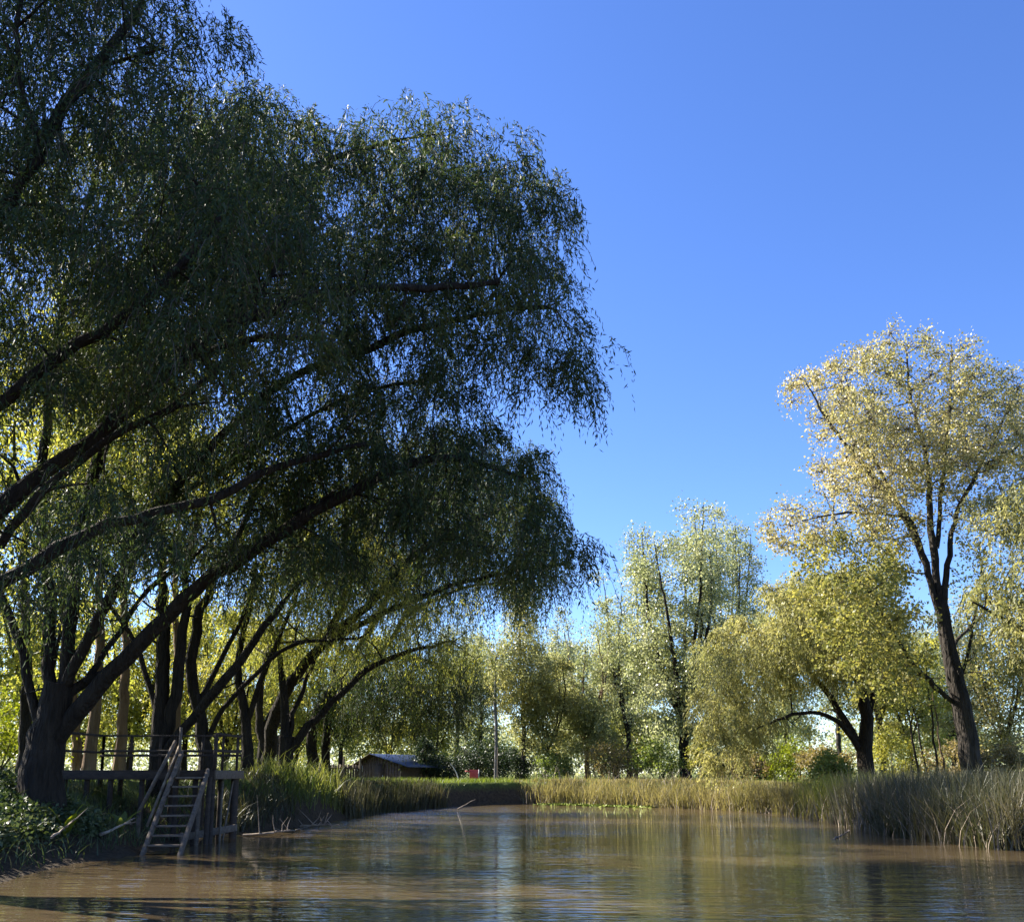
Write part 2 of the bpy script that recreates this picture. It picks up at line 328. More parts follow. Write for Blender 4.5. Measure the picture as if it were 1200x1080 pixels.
class Plant:
    """skeleton of limbs, branches reaching to foliage clumps, leaves on twigs"""
    def __init__(s, seed): s.tr = MB(); s.cr = MB(); s.nodes = []; s.rad = []; s.r = np.random.default_rng(seed); s.seed = seed
    def limb(s, pts, r0, r1, p=0.8, sides=9, skip=0.0, jit=0.03, flare=0.0):
        P = smooth_path(pts, 0.4, jit, s.seed + len(s.nodes)); R_ = taper(len(P), r0, r1, p)
        if flare: R_ = R_ * (1 + flare * np.exp(-np.linspace(0, 1, len(P)) * 9))
        rr = np.random.default_rng(s.seed * 31 + len(s.nodes)); m_ = len(P)
        if r0 > 0.05: R_ = R_ * (1 + np.interp(np.arange(m_), np.arange(0, m_ + 3, 3), rr.normal(0, 0.075, len(np.arange(0, m_ + 3, 3)))))
        s.tr.tube(P, R_, sides, 0)
        if r0 > 0.085 and m_ > 6:
            for _ in range(int(m_ * 0.28)):
                i = int(rr.integers(max(2, int(m_ * skip * .8)), m_)); d = unit(rr.normal(size=3) + [0, 0, .35]); Ls = rr.uniform(.15, 1.3); q = P[i]
                b = q + d * Ls + rr.normal(0, .12, 3); rs = min(R_[i] * .4, rr.uniform(.012, .045))
                s.tr.tube([q, q + d * Ls * .5 + rr.normal(0, .05, 3), b], [rs, rs * .8, rs * (.55 if Ls < .4 else .25)], 5, 0)
        k = int(len(P) * skip)
        s.nodes.append(P[k:]); s.rad.append(R_[k:])
        return P
    def attach(s, C, rmax=0.09, lift=0.12, twig_r=0.012):
        C = np.asarray(C, float)
        nodes = np.vstack(s.nodes); rad = np.concatenate(s.rad)
        d0 = np.array([np.min(np.linalg.norm(nodes - c, axis=1)) for c in C])
        for ci in np.argsort(d0):
            c = C[ci]; dv = np.linalg.norm(nodes - c, axis=1)
            cost = dv + 0.7 * np.maximum(0, nodes[:, 2] - c[2]) + 0.15 * dv * (rad < 0.02)
            k = int(np.argmin(cost)); a = nodes[k]; L = dv[k]
            if L < 0.15: continue
            n = max(3, int(L / 0.5)); t = np.linspace(0, 1, n)[:, None]
            mid = (a + c) / 2 + np.array([0, 0, lift * L]) + s.r.normal(0, 0.08 * L, 3)
            P = (1 - t) ** 2 * a + 2 * t * (1 - t) * mid + t * t * c
            ra = min(rad[k] * 0.75, 0.02 + 0.016 * L, rmax); RR = taper(n, ra, max(0.009, ra * 0.4))
            s.tr.tube(P, RR, 5 if ra > 0.03 else 4, 0, cap=False)
            nodes = np.vstack([nodes, P[1:]]); rad = np.concatenate([rad, RR[1:]])
    def strands(s, C, rad, n_str, n_leaf, length, leaf, droop=1.0, twig=True, mi=1, lw=0.2, spread=1.0):
        """weeping sprays: each strand leaves the clump outward, bends over and hangs, leaves all along it"""
        r = s.r; C = np.asarray(C, float); rad = np.broadcast_to(np.asarray(rad, float), (len(C),))
        ci = np.repeat(np.arange(len(C)), n_str); n = len(ci)
        nk = 5; kc = unit(r.normal(size=(len(C), nk, 3))); u = unit(kc[ci, r.integers(0, nk, n)] + r.normal(0, 0.42, (n, 3)))
        st = C[ci] + u * (rad[ci] * r.random(n) ** 0.5 * 0.75)[:, None]
        out = unit(u * np.array([1, 1, 0.5]) + r.normal(0, 0.45, (n, 3)) + np.array([0, 0, 0.15]))
        L = length * r.uniform(0.55, 1.3, n) * (rad[ci] / rad.mean()); t = np.linspace(0.05, 1, n_leaf)
        hor = spread * (t - 0.35 * t * t); dn = droop * t ** 1.8
        P = st[:, None, :] + out[:, None, :] * (L[:, None] * hor[None] * 0.75)[..., None]
        P[..., 2] -= L[:, None] * dn[None] * 0.85
        tg = np.gradient(P, axis=1)
        if twig:
            sel = r.random(n) < 0.45
            Q = P[sel][:, ::3]; m = Q.shape[1]
            if len(Q):
                o1 = np.array([0.006, 0, 0]); o2 = np.array([-0.003, 0.005, 0])
                V = np.stack([Q + o1, Q + o2, Q - o1 - o2], 2).reshape(-1, 3)
                b = (np.arange(len(Q))[:, None] * m + np.arange(m - 1)[None]).reshape(-1, 1) * 3
                F_ = np.concatenate([np.stack([b[:, 0] + k, b[:, 0] + (k + 1) % 3, b[:, 0] + 3 + (k + 1) % 3, b[:, 0] + 3 + k], 1) for k in range(3)])
                s.cr.add(V, F_, 0)
        base = P.reshape(-1, 3) + r.normal(0, 0.02, (n * n_leaf, 3)); T = unit(tg.reshape(-1, 3))
        d = T * 0.55 + r.normal(0, 0.45, base.shape) + np.array([0, 0, -0.35 * droop])
        ln = leaf * r.uniform(0.6, 1.25, len(base))
        add_leaves(s.cr, base, d, ln, ln * lw * r.uniform(0.8, 1.2, len(base)), r, mi)
    def sprays(s, C, rad, n_sub, n_leaf, leaf, sub=0.32, twig=True, every=3, mi=1, lw=0.75, flat=0.8):
        """broad leaves gathered in small tufts on short twigs"""
        r = s.r; C = np.asarray(C, float); rad = np.broadcast_to(np.asarray(rad, float), (len(C),))
        ci = np.repeat(np.arange(len(C)), n_sub); n = len(ci)
        sc = C[ci] + unit(r.normal(size=(n, 3))) * (rad[ci] * r.random(n) ** 0.45)[:, None] * np.array([1, 1, flat])
        if twig:
            for k in range(0, n, every):
                a = C[ci[k]]; e = sc[k]; s.cr.tube([a, (a + e) / 2 + np.array([0, 0, .05]), e], [0.012, 0.009, 0.005], 3, 0, cap=False)
        kk = np.repeat(np.arange(n), n_leaf)
        base = sc[kk] + r.normal(0, 1, (len(kk), 3)) * (rad[ci[kk]] * sub)[:, None]
        d = r.normal(0, 1, base.shape) + np.array([0, 0, -0.4])
        ln = leaf * r.uniform(0.6, 1.3, len(base))
        add_leaves(s.cr, base, d, ln, ln * lw * r.uniform(0.8, 1.2, len(base)), r, mi)
    def done(s, name, base, label, cat, bark, leaf, group=None, leaf2=None, crown='crown'):
        root = empty(name, base, label, cat, group)
        if s.tr.n: s.tr.build('trunk' if cat != 'bush' else 'stems', bark, root, base, smooth=True)
        if s.cr.n: s.cr.build(crown, [M_TWIG, leaf] + ([leaf2] if leaf2 else []), root, base)
        return root

def sample_poly(V, Y0, Y1, spacing, seed, n_try=9000, edge=60.0, thin=None, maxn=900):
    """clump centres filling a crown whose outline (photo pixels) is V, rounded off in depth between Y0 and Y1"""
    r = np.random.default_rng(seed); V = np.asarray(V, float); lo = V.min(0); hi = V.max(0)
    P = r.uniform(lo, hi, (n_try, 2)); d = -sdf(P, V); ok = d > 0; P = P[ok]; d = d[ok]
    half = (Y1 - Y0) / 2 * np.sqrt(np.clip(d / edge, 0.06, 1)); Y = (Y0 + Y1) / 2 + r.uniform(-1, 1, len(P)) * half
    W = at_arr(P[:, 0], P[:, 1], Y); keep = np.zeros((0, 3))
    for w, p in zip(W, P):
        if thin is not None and r.random() > thin(p[0], p[1]): continue
        if len(keep) == 0 or np.min(((keep - w) ** 2).sum(1)) > spacing ** 2: keep = np.vstack([keep, w])
        if len(keep) >= maxn: break
    return keep
def gaps(seed, scale=0.045, thr=-0.08, lo=0.1, hi=0.92):
    def f(x, y): return hi if float(vnoise(np.array([x * 1.0]), np.array([y * 0.8]), scale, seed)[0]) > thr else lo
    return f
def px_path(pts): return np.array([at(*p) for p in pts])
def gz(x, y): return float(hfun([x], [y])[0])
def foot(px, Y, py=905):                    # where the ground is, on the vertical through (px, Y)
    p = at(px, py, Y); p[2] = gz(p[0], p[1]); return p

# ------------------------------------------------------------------ the big willows on the left bank
WIL = 'weeping willows along the near bank'
# A: trunk just outside the frame, limbs sweep in over the water
pa = Plant(11); ba = np.array([-10.9, 15.2, gz(-10.9, 15.2) - 0.1])
fork = ba + np.array([0.1, 0.1, 2.0])
pa.limb([ba, ba + np.array([0.05, 0.05, 1.0]), fork + np.array([0, 0, .3])], 0.62, 0.46, skip=0.8, flare=0.4)
pa.limb([fork, at(-70, 660, 15.6), at(0, 592, 15.8), at(110, 512, 16), at(215, 418, 16.2), at(290, 372, 16.6), at(400, 342, 17.2), at(500, 336, 18), at(585, 330, 18.6)], 0.188, 0.05, p=0.9, skip=0.2)
pa.limb([fork, at(-60, 730, 15.9), at(0, 683, 16.2), at(100, 626, 16.6), at(180, 600, 17.0), at(245, 585, 17.4), at(330, 545, 18), at(430, 520, 18.6)], 0.150, 0.05, p=0.9, skip=0.2)
pa.limb([fork, at(-80, 580, 15.0), at(-20, 490, 14.8), at(90, 405, 14.7), at(190, 340, 14.8), at(260, 250, 15)], 0.150, 0.05, skip=0.2)
pa.limb([fork, at(-120, 500, 14.8), at(-60, 350, 14.5), at(10, 240, 14.4), at(40, 185, 14.4), at(80, 120, 14.5), at(150, 20, 15), at(200, -90, 15.5)], 0.166, 0.05, skip=0.2)
pa.limb([at(28, 205, 14.4), at(42, 150, 14.2), at(20, 80, 14), at(30, -60, 14)], 0.055, 0.04)
pa.limb([at(0, 640, 16), at(70, 560, 15.6), at(150, 500, 15.4), at(250, 440, 15.6), at(330, 300, 16)], 0.083, 0.04)
pa.limb([fork, at(-200, 600, 14.4), at(-330, 420, 14), at(-380, 200, 14)], 0.155, 0.05)
pa.limb([at(215, 418, 16.2), at(290, 400, 15.6), at(370, 395, 15.4)], 0.072, 0.04)
ga = gaps(3, 0.03, -0.05)
Va = [(-430, 420), (-470, 100), (-300, -260), (40, -330), (190, -180), (222, -20), (248, 40), (295, 100), (350, 165), (395, 240), (420, 330), (380, 410), (300, 455), (210, 500), (110, 470), (0, 530), (-140, 500)]
def thin_a(x, y):
    if x < 260 and y > 290: return 0.5 if ga(x, y) > 0.5 else 0.08
    if ga(x, y) < 0.5 and y > 60: return 0.25
    for gxx, gyy, gr in ((80, 110, 36), (110, 235, 60), (70, 330, 55), (25, 445, 55), (140, 470, 44), (330, 395, 52), (300, 300, 30)):
        if (x - gxx) ** 2 + (y - gyy) ** 2 < gr * gr: return 0.03
    return 0.9
Ca = sample_poly(Va, 12.8, 18.2, 0.92, 21, 12000, edge=110, thin=thin_a)
Ca = np.vstack([Ca, sample_poly([(-60, 570), (60, 560), (180, 520), (270, 560), (210, 620), (80, 670), (-60, 700)], 14.3, 16.4, 1.1, 77, 2500, edge=40, thin=lambda x, y: 0.55)])
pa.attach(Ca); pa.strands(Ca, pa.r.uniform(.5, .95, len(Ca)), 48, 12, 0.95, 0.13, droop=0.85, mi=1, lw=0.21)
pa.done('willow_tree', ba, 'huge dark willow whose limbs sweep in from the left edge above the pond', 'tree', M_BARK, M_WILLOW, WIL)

# B: the trunk in view beside the deck
pb_ = Plant(12); fb = foot(48, 21.0); fb[2] -= 0.1
pb_.limb([fb, at(52, 880, 21), at(60, 845, 21), at(70, 800, 21)], 0.44, 0.30, skip=0.9, flare=0.4, sides=14)
pb_.limb([at(62, 870, 21), at(95, 825, 20.9), at(150, 768, 20.7), at(228, 690, 20.3), at(290, 650, 20), at(345, 612, 19.8), at(430, 566, 20), at(520, 535, 20.4), at(610, 560, 20.8)], 0.212, 0.05, p=0.85, skip=0.2)
pb_.limb([at(70, 830, 21), at(100, 800, 21.1), at(150, 770, 21.2), at(200, 725, 21.4), at(262, 655, 21.8), at(310, 560, 22)], 0.112, 0.05)
pb_.limb([at(62, 825, 21), at(56, 760, 21.2), at(58, 690, 21.5), at(50, 620, 21.8), at(55, 480, 22), at(75, 350, 22), at(110, 200, 22)], 0.147, 0.05)
pb_.limb([at(72, 815, 21), at(82, 740, 21), at(92, 640, 21), at(120, 520, 21), at(170, 400, 21), at(260, 275, 21), at(360, 200, 21), at(460, 165, 21)], 0.159, 0.05)
pb_.limb([at(75, 810, 21), at(110, 740, 20.6), at(150, 660, 20.4), at(215, 560, 20.2), at(330, 450, 20), at(450, 400, 20), at(560, 370, 20.4), at(640, 360, 20.8)], 0.129, 0.05)
pb_.limb([at(46, 850, 21), at(30, 790, 21), at(12, 725, 21.1), at(-15, 660, 21.4), at(-60, 560, 22)], 0.106, 0.05)
pb_.limb([at(150, 640, 20.7), at(180, 600, 21.6), at(240, 560, 22), at(400, 470, 22.5), at(520, 440, 22.5)], 0.076, 0.04)
pb_.limb([at(98, 800, 21), at(140, 740, 21.8), at(175, 690, 22), at(240, 640, 22.4)], 0.071, 0.04)
Vb = [(130, 150), (240, 110), (330, 118), (400, 150), (445, 150), (490, 128), (560, 165), (632, 192), (664, 245), (662, 310), (665, 370), (676, 405), (672, 440), (655, 455), (620, 442), (575, 440), (548, 470),
      (580, 520), (630, 545), (660, 600), (668, 640), (650, 668), (610, 655), (550, 640), (480, 630), (400, 600), (330, 560), (230, 540), (130, 510), (40, 440), (-60, 300), (20, 180)]
def thin_b(x, y):
    for gxx, gyy, gr in ((330, 395, 52), (395, 240, 34), (560, 595, 34), (455, 415, 40), (250, 470, 48), (120, 230, 60), (60, 320, 60), (360, 470, 34), (555, 330, 30)):
        if (x - gxx) ** 2 + (y - gyy) ** 2 < gr * gr: return 0.03
    if x < 260 and y > 280: return 0.45
    return 0.95
Cb = sample_poly(Vb, 17.6, 24.5, 0.98, 22, 12000, edge=90, thin=thin_b)
Cb = np.vstack([Cb, [at(690, 412, 20.4), at(678, 445, 20), at(676, 650, 21)]])
Cb2 = sample_poly([(40, 560), (200, 545), (330, 560), (440, 640), (420, 690), (330, 670), (220, 640), (130, 680), (60, 720)], 18.6, 23.5, 1.1, 29, 3000, edge=40, thin=lambda x, y: 0.7)
Cb = np.vstack([Cb, Cb2])
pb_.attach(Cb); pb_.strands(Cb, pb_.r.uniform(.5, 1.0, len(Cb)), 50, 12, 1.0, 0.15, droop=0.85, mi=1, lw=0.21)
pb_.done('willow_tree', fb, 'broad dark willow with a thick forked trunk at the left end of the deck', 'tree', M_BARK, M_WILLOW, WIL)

# C, D, E, F, G: the row behind the deck
def row_willow(seed, px, Y, limbs, V, Yr, spacing, label, n_str=24, leafmat=M_WILLOW_Y, r0=0.3, length=0.95, py=905, thin=None, edge=60, leaf=0.15):
    p = Plant(seed); f = foot(px, Y, py); f[2] -= 0.1
    for i, (pts, ra, rb) in enumerate(limbs):
        P = [at(*q) for q in pts]
        if i == 0: P = [f] + P
        p.limb(P, ra * .74, rb * .9, p=0.85, skip=0.45 if i == 0 else 0.2, flare=0.3 if i == 0 else 0)
    C = sample_poly(V, Yr[0], Yr[1], spacing, seed + 50, 5000, edge=edge, thin=thin)
    p.attach(C, rmax=0.06); p.strands(C, spacing * 0.82, n_str, 12, length, leaf, mi=1)
    return p.done('willow_tree', f, label, 'tree', M_BARK, leafmat, WIL)
row_willow(31, 185, 28.0, [
    ([(186, 880, 28), (190, 820, 28), (192, 740, 28), (190, 660, 28), (180, 560, 28)], 0.36, 0.08),
    ([(188, 880, 28), (208, 800, 27.9), (216, 720, 27.8), (222, 650, 27.6), (245, 560, 27.5)], 0.24, 0.07),
    ([(192, 885, 28), (235, 830, 27.6), (275, 780, 27.2), (320, 720, 27), (370, 660, 27)], 0.22, 0.06),
    ([(190, 870, 28), (175, 800, 28.4), (150, 740, 28.8), (110, 690, 29)], 0.14, 0.05)],
    [(40, 640), (60, 520), (180, 470), (330, 500), (430, 590), (450, 670), (360, 690), (260, 660), (150, 660)], (25, 31), 1.25,
    'willow with three dark stems rising right behind the deck railing', thin=lambda x, y: 0.75)
row_willow(32, 242, 30.5, [
    ([(240, 880, 30.5), (232, 830, 30.4), (225, 790, 30.2), (228, 740, 30), (255, 670, 29.8), (300, 610, 29.6)], 0.30, 0.06),
    ([(232, 830, 30.4), (260, 770, 30.5), (285, 720, 30.6), (300, 660, 30.8)], 0.13, 0.05),
    ([(240, 870, 30.5), (262, 830, 30), (300, 790, 29.6), (345, 755, 29.3), (420, 748, 29.2)], 0.13, 0.04)],
    [(200, 640), (230, 560), (330, 540), (430, 610), (520, 700), (530, 760), (450, 745), (380, 735), (320, 720), (250, 680)], (27.5, 33), 1.2,
    'willow with a crooked trunk behind the ladder end of the deck')
row_willow(33, 290, 33.5, [
    ([(290, 880, 33.5), (286, 830, 33.5), (278, 780, 33.4), (290, 720, 33.2), (310, 660, 33)], 0.26, 0.06),
    ([(288, 850, 33.5), (305, 800, 33.2), (330, 740, 33), (350, 690, 33)], 0.15, 0.05)],
    [(230, 720), (260, 620), (340, 590), (420, 640), (440, 720), (380, 760), (300, 760)], (31, 36), 1.3,
    'vine hung willow trunk just past the right end of the deck', n_str=20)
row_willow(34, 334, 35, [
    ([(334, 885, 35), (336, 862, 35)], 0.42, 0.36),
    ([(338, 880, 35), (362, 850, 34.8), (400, 812, 34.5), (450, 775, 34.3), (520, 752, 34.2)], 0.22, 0.05),
    ([(334, 868, 35), (333, 820, 35), (328, 770, 35), (310, 700, 35)], 0.22, 0.05),
    ([(337, 868, 35), (350, 820, 35.4), (375, 760, 35.8), (410, 700, 36)], 0.15, 0.05)],
    [(270, 740), (300, 660), (400, 620), (500, 660), (565, 720), (575, 780), (540, 790), (470, 770), (400, 770), (330, 770)], (32, 38.5), 1.2,
    'stout willow with a V shaped fork standing on the open grass bank', n_str=26)
row_willow(37, 316, 37.5, [
    ([(316, 890, 37.5), (322, 840, 36.5), (362, 770, 34.5), (430, 710, 33.2), (500, 640, 33.2), (580, 600, 33.3), (650, 590, 33.4)], 0.34, 0.06),
    ([(375, 760, 34.2), (440, 722, 33.2), (520, 690, 33), (600, 670, 33), (665, 660, 33)], 0.16, 0.05),
    ([(385, 745, 34), (420, 660, 34), (470, 560, 34.4), (540, 500, 34.6)], 0.18, 0.05)],
    [(330, 560), (420, 500), (520, 480), (580, 505), (630, 540), (645, 590), (662, 635), (662, 690), (645, 715), (640, 690), (560, 680), (480, 690), (400, 690), (340, 650)], (30, 37), 1.12,
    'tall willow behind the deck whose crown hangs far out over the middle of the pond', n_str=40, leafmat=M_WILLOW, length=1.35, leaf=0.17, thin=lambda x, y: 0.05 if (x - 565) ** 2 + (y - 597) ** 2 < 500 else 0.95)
row_willow(38, 366, 45, [
    ([(366, 890, 45), (370, 840, 44.5), (415, 770, 43.5), (460, 690, 43), (500, 620, 43), (540, 575, 43)], 0.36, 0.06),
    ([(445, 770, 43), (480, 720, 42.5), (540, 690, 42.5), (590, 680, 42.5)], 0.16, 0.05)],
    [(420, 620), (470, 560), (560, 545), (630, 575), (655, 620), (640, 680), (590, 705), (500, 720), (430, 700)], (38.5, 48), 1.5,
    'tall willow farthest along the row near the hut, half hidden by nearer crowns', n_str=34, leafmat=M_WILLOW, length=1.3, leaf=0.2)
row_willow(35, 308, 40, [
    ([(308, 880, 40), (304, 840, 40), (310, 780, 40), (330, 720, 40)], 0.32, 0.07),
    ([(306, 860, 40), (325, 820, 40), (360, 790, 40)], 0.14, 0.05)],
    [(240, 790), (270, 700), (350, 670), (420, 720), (410, 790), (330, 800)], (38, 43), 1.5,
    'short dark willow glimpsed behind the row beyond the stout forked trunk', n_str=18)
row_willow(36, 382, 46, [
    ([(382, 880, 46), (388, 830, 45), (420, 790, 44), (460, 770, 43.5), (510, 778, 43), (550, 800, 42.8)], 0.30, 0.05),
    ([(390, 830, 45), (392, 780, 44), (410, 720, 44)], 0.16, 0.05)],
    [(380, 790), (420, 745), (500, 740), (560, 770), (578, 815), (545, 838), (480, 855), (420, 850), (385, 840)], (40.5, 46.5), 0.95,
    'dark willow curtain drooping low over the hut roof', n_str=46, leafmat=M_WILLOW, length=1.3, thin=lambda x, y: 0.95)

# ------------------------------------------------------------------ generic trees
def gen_tree(seed, H, W, clear, kind, leafmat, bark, label, name, cat='tree', group=None, nstem=4, r0=0.22, n_cl=70, cl=0.9, n_sub=9, n_leaf=14, leaf=0.13, base=(0, 0, 0), lean=0.0, leafmat2=None, top=1.0):
    p = Plant(seed); r = p.r; base = np.asarray(base, float); stems = []
    ax = np.array([lean * H, 0, 0])
    tk = [base, base + np.array([0, 0, clear * 0.5]) + ax * 0.05, base + np.array([r.normal(0, .1), r.normal(0, .1), clear]) + ax * 0.15]
    if kind == 'slim':
        tk = [base, base + ax * .3 + [r.normal(0, .12), 0, H * 0.33], base + ax * .7 + [r.normal(0, .15), 0, H * 0.66], base + ax + [0, 0, H * 0.96]]
        p.limb(tk, r0, 0.03, skip=clear / H)
    else:
        p.limb(tk, r0, r0 * 0.75, skip=0.7, flare=0.3)
        for k in range(nstem):
            a = 2 * np.pi * (k + r.uniform(0.1, 0.7)) / nstem; sp = W / 2 * (0.25 if k == 0 else r.uniform(0.45, 0.7)); hh = H * (0.96 if k == 0 else r.uniform(0.74, 0.97))
            e = base + ax + np.array([np.cos(a) * sp, np.sin(a) * sp, hh])
            if kind == 'round': e = base + ax + np.array([np.cos(a) * sp * 1.25, np.sin(a) * sp * 1.25, clear + (H - clear) * r.uniform(0.45, 0.8)])
            m = tk[-1] * 0.5 + e * 0.5 + np.array([np.cos(a), np.sin(a), 0]) * W * 0.06 + r.normal(0, 0.2, 3)
            stems.append(p.limb([tk[-1] - [0, 0, 0.15], m, e], r0 * r.uniform(0.4, 0.55), 0.02, sides=6))
    C = []; tries = 0; hc = (H + clear * 0.75) / 2; rz = (H - clear * 0.75) / 2
    while kind == 'poplar' and len(C) < n_cl and tries < 6000:
        tries += 1; S_ = stems[int(r.integers(len(stems)))]; t = r.random() ** 0.75; q = S_[int(t * (len(S_) - 1))]
        a = r.uniform(0, 6.283); d = W * (0.05 + 0.17 * abs(r.normal())) * (1.15 - 0.85 * t)
        c = q + np.array([np.cos(a) * d, np.sin(a) * d, r.uniform(-.3, .5) - 0.25 * d])
        if c[2] < base[2] + clear * 0.7: continue
        if vnoise(c[:1] * 1.0 + c[1] * .7, c[2:] * .8, 1.1, seed)[0] < -0.22: continue
        if all(((c - q_) ** 2).sum() > (cl * 0.55) ** 2 for q_ in C): C.append(c)
    while kind != 'poplar' and len(C) < n_cl and tries < 6000:
        tries += 1; u = unit(r.normal(size=3)) * r.random() ** 0.38
        f = 1.0
        if kind == 'poplar': f = 1.0 - 0.35 * max(0, u[2]) + 0.15 * math.sin(3 * math.atan2(u[1], u[0]) + seed)
        if kind == 'slim': f = 0.75 + 0.35 * math.sin(u[2] * 5 + seed)
        c = base + ax * (0.5 + 0.5 * u[2]) + np.array([u[0] * W / 2 * f, u[1] * W / 2 * f, hc + u[2] * rz * (1 + 0.12 * math.sin(2 * math.atan2(u[1], u[0]) + seed * 1.7))])
        if all(((c - q) ** 2).sum() > (cl * 0.72) ** 2 for q in C): C.append(c)
    C = np.array(C); sz = cl * r.uniform(0.45, 1.0, len(C))
    p.attach(C, rmax=0.05, lift=0.05 if kind == 'round' else -0.05)
    if kind == 'round': p.strands(C, sz, n_sub * 5, n_leaf, 1.0, leaf * 1.2, droop=0.8, mi=1, lw=0.36)
    else: p.sprays(C, sz, int(n_sub * 1.7), int(n_leaf * 1.4), leaf * 0.98, mi=1, sub=0.26)
    return p.done(name, base, label, cat, bark, leafmat, group)
def gen_bush(seed, H, W, leafmat, label, name='bush', base=(0, 0, 0), n=26, leaf=0.12, n_sub=8, n_leaf=16, D=None, group=None, cone=False, cl=None):
    p = Plant(seed); r = p.r; base = np.asarray(base, float); D = D or W; C = []; cl = cl or min(H, W) * 0.26
    while len(C) < n:
        u = unit(r.normal(size=3)) * r.random() ** 0.4
        h = H * (0.5 + 0.48 * u[2]); k = (1 - 0.75 * h / H) if cone else 1.0
        C.append(base + np.array([u[0] * W / 2 * k * 1.05, u[1] * D / 2 * k * 1.05, max(0.1, h)]))
    C = np.array(C)
    for k in range(7):
        c = C[int(r.integers(n))]; b = base + np.array([r.normal(0, W * 0.08), r.normal(0, D * 0.08), -0.05])
        p.limb([b, (b + c) / 2 + [0, 0, 0.1 * H], c], 0.03, 0.01, sides=5, jit=0.01)
    p.sprays(C, cl * r.uniform(0.6, 1.1, n), n_sub, n_leaf, leaf, mi=1)
    return p.done(name, base, label, 'bush', M_TWIG, leafmat, group, crown='foliage')

BG = 'background trees beyond the pond'
def hgt(py, Y, px=600): return at(px, py, Y)[2]

# right: the tall poplar with the leaning trunk
pp = Plant(41); fp = foot(1141, 38); fp[2] -= 0.1
pp.limb([fp, at(1134, 870, 38), at(1121, 800, 38), at(1110, 745, 38), at(1103, 705, 38)], 0.37, 0.23, p=0.6, skip=0.75, flare=0.35, sides=12)
S = [([(1104, 735, 38), (1085, 660, 37.8), (1062, 605, 37.5), (1020, 555, 37.2), (975, 500, 37), (945, 450, 37)], 0.20),
     ([(1100, 700, 38), (1075, 640, 38.4), (1045, 575, 38.8), (1015, 520, 39), (990, 440, 39)], 0.15),
     ([(1103, 720, 38), (1092, 620, 38), (1086, 540, 38.2), (1070, 470, 38.3), (1060, 405, 38.3)], 0.22),
     ([(1098, 640, 38), (1105, 560, 38.3), (1112, 480, 38.6), (1115, 405, 38.8)], 0.14),
     ([(1104, 715, 38), (1112, 650, 37.8), (1122, 600, 37.6), (1150, 545, 37.4), (1172, 500, 37.2), (1195, 450, 37)], 0.17),
     ([(1150, 545, 37.4), (1185, 530, 37), (1225, 490, 36.8)], 0.09),
     ([(1127, 790, 38), (1138, 745, 37.8), (1147, 690, 37.6), (1155, 640, 37.5)], 0.09),
     ([(1117, 822, 38), (1095, 803, 37.4), (1065, 772, 36.6), (1035, 720, 36), (1000, 670, 35.6)], 0.13),
     ([(1062, 605, 37.5), (1000, 600, 37), (940, 610, 36.6)], 0.08),
     ([(1112, 760, 38), (1150, 720, 39.5), (1190, 660, 40.5)], 0.1)]
for pts, r0 in S: pp.limb([at(*q) for q in pts], r0 * .8, 0.02, sides=7)
Vp = [(925, 440), (960, 430), (985, 418), (1005, 400), (1030, 410), (1045, 388), (1080, 392), (1110, 388), (1135, 415), (1160, 440), (1190, 440), (1240, 470), (1250, 600), (1190, 640), (1150, 600), (1100, 610), (1060, 640), (1010, 640), (950, 650), (895, 640), (900, 600), (945, 590), (950, 530), (925, 480)]
Vq = [(955, 640), (1000, 620), (1060, 650), (1085, 720), (1090, 800), (1040, 820), (1000, 815), (975, 760), (935, 700)]
gp = gaps(8, 0.05, -0.12, 0.06)
def thin_p(x, y):
    if gp(x, y) < .5: return 0.06
    for gxx, gyy, gr in ((1065, 600, 26), (965, 470, 16), (1110, 600, 24), (1140, 590, 20), (1180, 560, 16), (930, 570, 14)):
        if (x - gxx) ** 2 + (y - gyy) ** 2 < gr * gr: return 0.04
    return 0.85
Cp = sample_poly(Vp, 34.5, 41.5, 0.85, 61, 9000, edge=70, thin=thin_p)
Cq = sample_poly(Vq, 34.0, 38.5, 0.85, 62, 4000, edge=40, thin=gaps(5, .06, 0.0, .04, .6))
pp.attach(Cp, rmax=0.05, lift=-0.03); pp.attach(Cq, rmax=0.05)
pp.sprays(Cp, pp.r.uniform(.4, .9, len(Cp)), 15, 13, 0.105, mi=1, sub=0.26, every=1); pp.sprays(Cq, pp.r.uniform(.4, .85, len(Cq)), 14, 10, 0.14, mi=2, sub=0.28)
Cr = sample_poly([(1120, 620), (1180, 640), (1180, 740), (1150, 790), (1120, 760)], 37, 39, 0.9, 63, 2000, thin=lambda x, y: 0.6)
pp.attach(Cr, rmax=0.04); pp.sprays(Cr, 0.7, 10, 9, 0.12, mi=2)
pp.done('poplar_tree', fp, 'tallest poplar with a leaning dark trunk and pale golden crown on the right bank', 'tree', M_BARKP, M_POPLAR, BG, M_YOLIVE)

